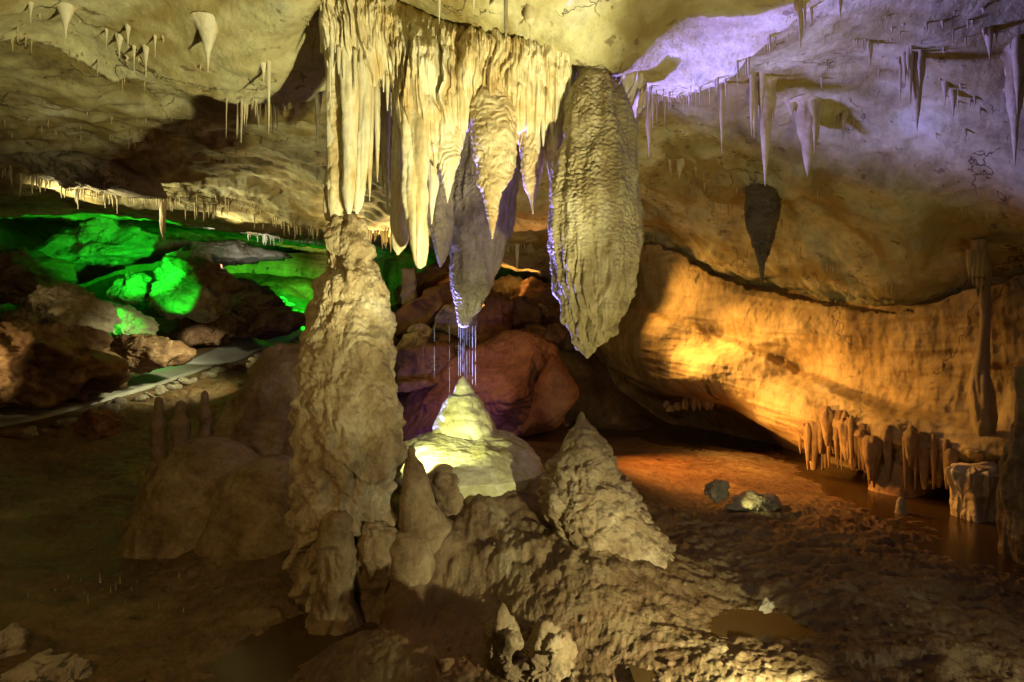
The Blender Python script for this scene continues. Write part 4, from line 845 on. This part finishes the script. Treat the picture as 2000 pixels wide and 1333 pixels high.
# left side
for i, (pl, d, T, mt, lb, ct) in enumerate([
    ([(-60, 780), (-60, 640), (0, 620), (60, 630), (120, 665), (180, 705), (200, 735), (150, 765), (60, 790)], 11.6, 1.4, M_brn, 'largest brown mud coated boulder at the left edge beside the path', 'boulder'),
    ([(5, 610), (40, 585), (95, 565), (150, 575), (185, 600), (205, 640), (150, 650), (70, 640), (30, 622)], 12.6, .9, M_gry, 'angular boulder with a pale flat top at the left', 'boulder'),
    ([(40, 640), (100, 628), (180, 650), (185, 690), (120, 700), (60, 670)], 12.2, .6, M_brn, 'brown rock wedged under the pale topped boulder', 'boulder'),
    ([(185, 700), (200, 665), (260, 650), (330, 670), (352, 690), (330, 712), (250, 722), (200, 715)], 13.8, .7, M_brn, 'flat rust brown boulder beside the path behind the largest one', 'boulder'),
    ([(140, 690), (150, 670), (175, 668), (185, 695), (165, 710)], 12.6, .3, M_red, 'small reddish rock next to the flat rust brown boulder', 'boulder'),
    ([(190, 650), (185, 610), (210, 595), (260, 610), (300, 640), (270, 660), (220, 662)], 15.0, .5, M_gry, 'low boulder lit green on its sloping face', 'boulder'),
    ([(270, 560), (285, 525), (320, 505), (360, 500), (400, 530), (430, 560), (410, 600), (370, 615), (320, 605), (290, 585)], 16.4, .8, M_gry, 'jagged boulder lit vivid green in the middle of the left chamber', 'boulder'),
    ([(330, 500), (370, 498), (420, 520), (470, 560), (440, 570), (390, 550)], 16.2, .8, M_brn, 'long slab lying over the vivid green boulder', 'slab'),
    ([(225, 560), (245, 530), (275, 532), (280, 570), (260, 590), (235, 585)], 16.0, .5, M_gry, 'grey upright rock left of the vivid green boulder', 'boulder'),
    ([(60, 500), (120, 455), (180, 430), (300, 430), (345, 445), (310, 490), (250, 505), (170, 515), (110, 545), (75, 560)], 17.5, 1.3, M_gry, 'wide overhanging rock mass glowing green at the back left', 'rock'),
    ([(-60, 580), (-60, 490), (20, 485), (80, 500), (100, 540), (60, 580)], 15.0, 1.2, M_brn, 'brown rock bank at the left edge above the pale topped boulder', 'rock'),
    ([(400, 600), (440, 570), (500, 575), (560, 600), (600, 625), (560, 650), (460, 655), (400, 640)], 19.0, 1.0, M_brn, 'broad brown rock slope beyond the path near the column', 'boulder'),
    ([(420, 560), (460, 545), (510, 560), (540, 590), (480, 600), (430, 590)], 20.5, .9, M_brn, 'brown boulder bordering the green lit floor', 'boulder'),
    ([(310, 480), (360, 470), (470, 478), (540, 490), (560, 500), (470, 512), (360, 508)], 19.5, .9, M_gry, 'long grey ledge under the far roof', 'rock'),
    ([(350, 650), (380, 610), (430, 600), (470, 640), (430, 668), (370, 672)], 17.6, .7, M_brn, 'brown boulder under the vivid green one above the white lit spot', 'boulder'),
    ([(480, 710), (487, 700), (503, 702), (508, 718), (490, 724)], 14.5, .14, M_gry, 'pale stone on the red bank right of the path', 'stone'),
    ([(148, 835), (160, 812), (195, 803), (212, 825), (214, 850), (155, 852)], 9.6, .3, M_red, 'small reddish rock on the dark mud left of the finger stalagmites', 'boulder'),
    ([(-20, 300), (60, 270), (160, 275), (220, 300), (265, 345), (288, 372), (200, 364), (60, 336), (-20, 318)], 9.6, 1.0, M_gry, 'rough grey rock bulge hanging under the shaded left roof', 'rock'),
    ]):
    R('boulder' if ct != 'slab' else 'slab', pl, d, T, mt, lb, None, ct, n=170, seed=i+20, rough=0.08)
# foreground stones
for i, (pl, d, T, mt, lb) in enumerate([
    ([(935, 1370), (945, 1260), (965, 1205), (980, 1187), (1010, 1205), (1020, 1240), (1008, 1300), (990, 1380)], 3.75, .13, M_mudst, 'upright split stone at the bottom centre of the foreground'),
    ([(995, 1380), (1000, 1290), (1040, 1255), (1090, 1245), (1125, 1270), (1135, 1310), (1120, 1380)], 3.7, .2, M_mudst, 'large rounded tan stone at the bottom centre, right of the split one'),
    ([(1020, 1260), (1030, 1225), (1060, 1215), (1078, 1240), (1070, 1262), (1040, 1275)], 3.95, .1, M_brn, 'small dark stone wedged behind the two bottom centre stones'),
    ([(845, 1360), (850, 1300), (880, 1288), (915, 1290), (930, 1330), (925, 1370)], 3.75, .12, M_brn, 'low brown stone left of the split one at the bottom'),
    ([(-40, 1300), (-30, 1250), (5, 1235), (38, 1255), (30, 1290), (5, 1320)], 3.9, .15, M_gry, 'pale stone in the lower left corner, upper one'),
    ([(-20, 1370), (10, 1310), (75, 1275), (100, 1300), (98, 1370)], 3.65, .2, M_gry, 'slanted pale slab in the lower left corner'),
    ([(98, 1370), (95, 1300), (130, 1295), (175, 1325), (170, 1370)], 3.7, .12, M_gry, 'flat pale stone right of the slanted corner slab'),
    ([(1380, 968), (1386, 945), (1402, 936), (1420, 944), (1425, 968), (1400, 974)], 6.75, .12, M_dark, 'dark lump of rock on the bank in front of the orange mud flat'),
    ([(1420, 990), (1440, 975), (1480, 965), (1530, 975), (1555, 990), (1500, 1000)], 6.7, .2, M_gry, 'low pale crumbly stone lit yellow on the bank'),
    ([(1480, 1186), (1500, 1172), (1515, 1180), (1512, 1195), (1490, 1196)], 4.2, .05, M_gry, 'small pale stone on the right foreground mud'),
    ([(1795, 1275), (1830, 1262), (1850, 1290), (1840, 1302), (1805, 1298)], 3.85, .08, M_gry, 'flat pale flake on the right foreground mud'),
    ]):
    R('boulder', pl, d, T, mt, lb, None, 'stone', n=150, seed=i+50, rough=0.09, pw=2.6)
# stones lining the path
cx, cy, nx, ny = path_c; rs = random.Random(3)
def lump(seed, mat):
    rs_ = np.random.RandomState(seed); nu, nv = 20, 12
    A = np.linspace(0, 2*math.pi, nu, endpoint=False); Bq = np.linspace(-math.pi/2, math.pi/2, nv); bb, aa = np.meshgrid(Bq, A, indexing='ij')
    D = np.stack([np.cos(bb)*np.cos(aa), np.cos(bb)*np.sin(aa), np.sin(bb)], -1).reshape(-1, 3); r = np.ones(len(D))
    for k in range(9):
        n_ = rs_.normal(size=3); n_ /= np.linalg.norm(n_); dd = D@n_; lim = np.where(dd > 1e-3, rs_.uniform(.55, .9)/np.maximum(dd, 1e-3), 1e9); r = (r**-10+lim**-10)**-.1
    r = r*(1+0.12*fbm(D*2+seed, 3, seed)); me = mesh_from('path_stone', D*r[:, None], grid_quads(nv, nu, True)); me.materials.append(mat); return me
lm = [lump(k, M_gry if k % 3 else M_brn) for k in range(8)]; lm2 = [lump(k+20, M_mudst if k % 2 else M_brn) for k in range(8)]
def stones(pts, sz, name, label, group, seed):
    rs_ = random.Random(seed); Z = ground_z([p[0] for p in pts], [p[1] for p in pts])
    for k, (x, y) in enumerate(pts):
        s = rs_.uniform(*sz); o = bpy.data.objects.new(name, (lm2 if name == 'pebble' else lm)[rs_.randrange(8)]); C.objects.link(o)
        o.location = (x, y, float(Z[k])+s*0.2); o.scale = (s*rs_.uniform(.8, 1.5), s*rs_.uniform(.8, 1.3), s*rs_.uniform(.5, .8)); o.rotation_euler = (rs_.uniform(-.4, .4), rs_.uniform(-.4, .4), rs_.uniform(0, 6.28))
        tag(o, label, 'stone', group)
stones([(cx[i]+nx[i]*s*rs.uniform(.72, .95), cy[i]+ny[i]*s*rs.uniform(.72, .95)) for i in range(4, 216, 2) for s in (-1, 1) if rs.random() < .5], (0.05, 0.22), 'edging_stone', 'rough pale stone lining the edge of the concrete path', 'stones lining the path', 5)
stones([(rs.uniform(0.4, 3.4), 3.4+2.0*rs.random()**1.6) for _ in range(70)], (0.008, 0.03), 'pebble', 'small clod lying on the right foreground mud', 'clods on the right mud', 6)
stones([(rs.uniform(-3.2, 0.6), rs.uniform(3.5, 5.0)) for _ in range(40)], (0.01, 0.03), 'pebble', 'small stone lying on the left foreground mud', 'pebbles on the left mud', 7)
stones([(rs.uniform(-5.5, -1.5), rs.uniform(12.5, 18)) for _ in range(45)], (0.08, 0.25), 'rubble_stone', 'loose stone on the red bank between the path and the column', 'stones on the red bank', 8)
stones([(rs.uniform(-2.8, 1.2), rs.uniform(13.2, 17.5)) for _ in range(60)], (0.12, 0.35), 'rubble_stone', 'loose stone in the rubble slope behind the dripping stalactite', 'stones in the far rubble', 9)
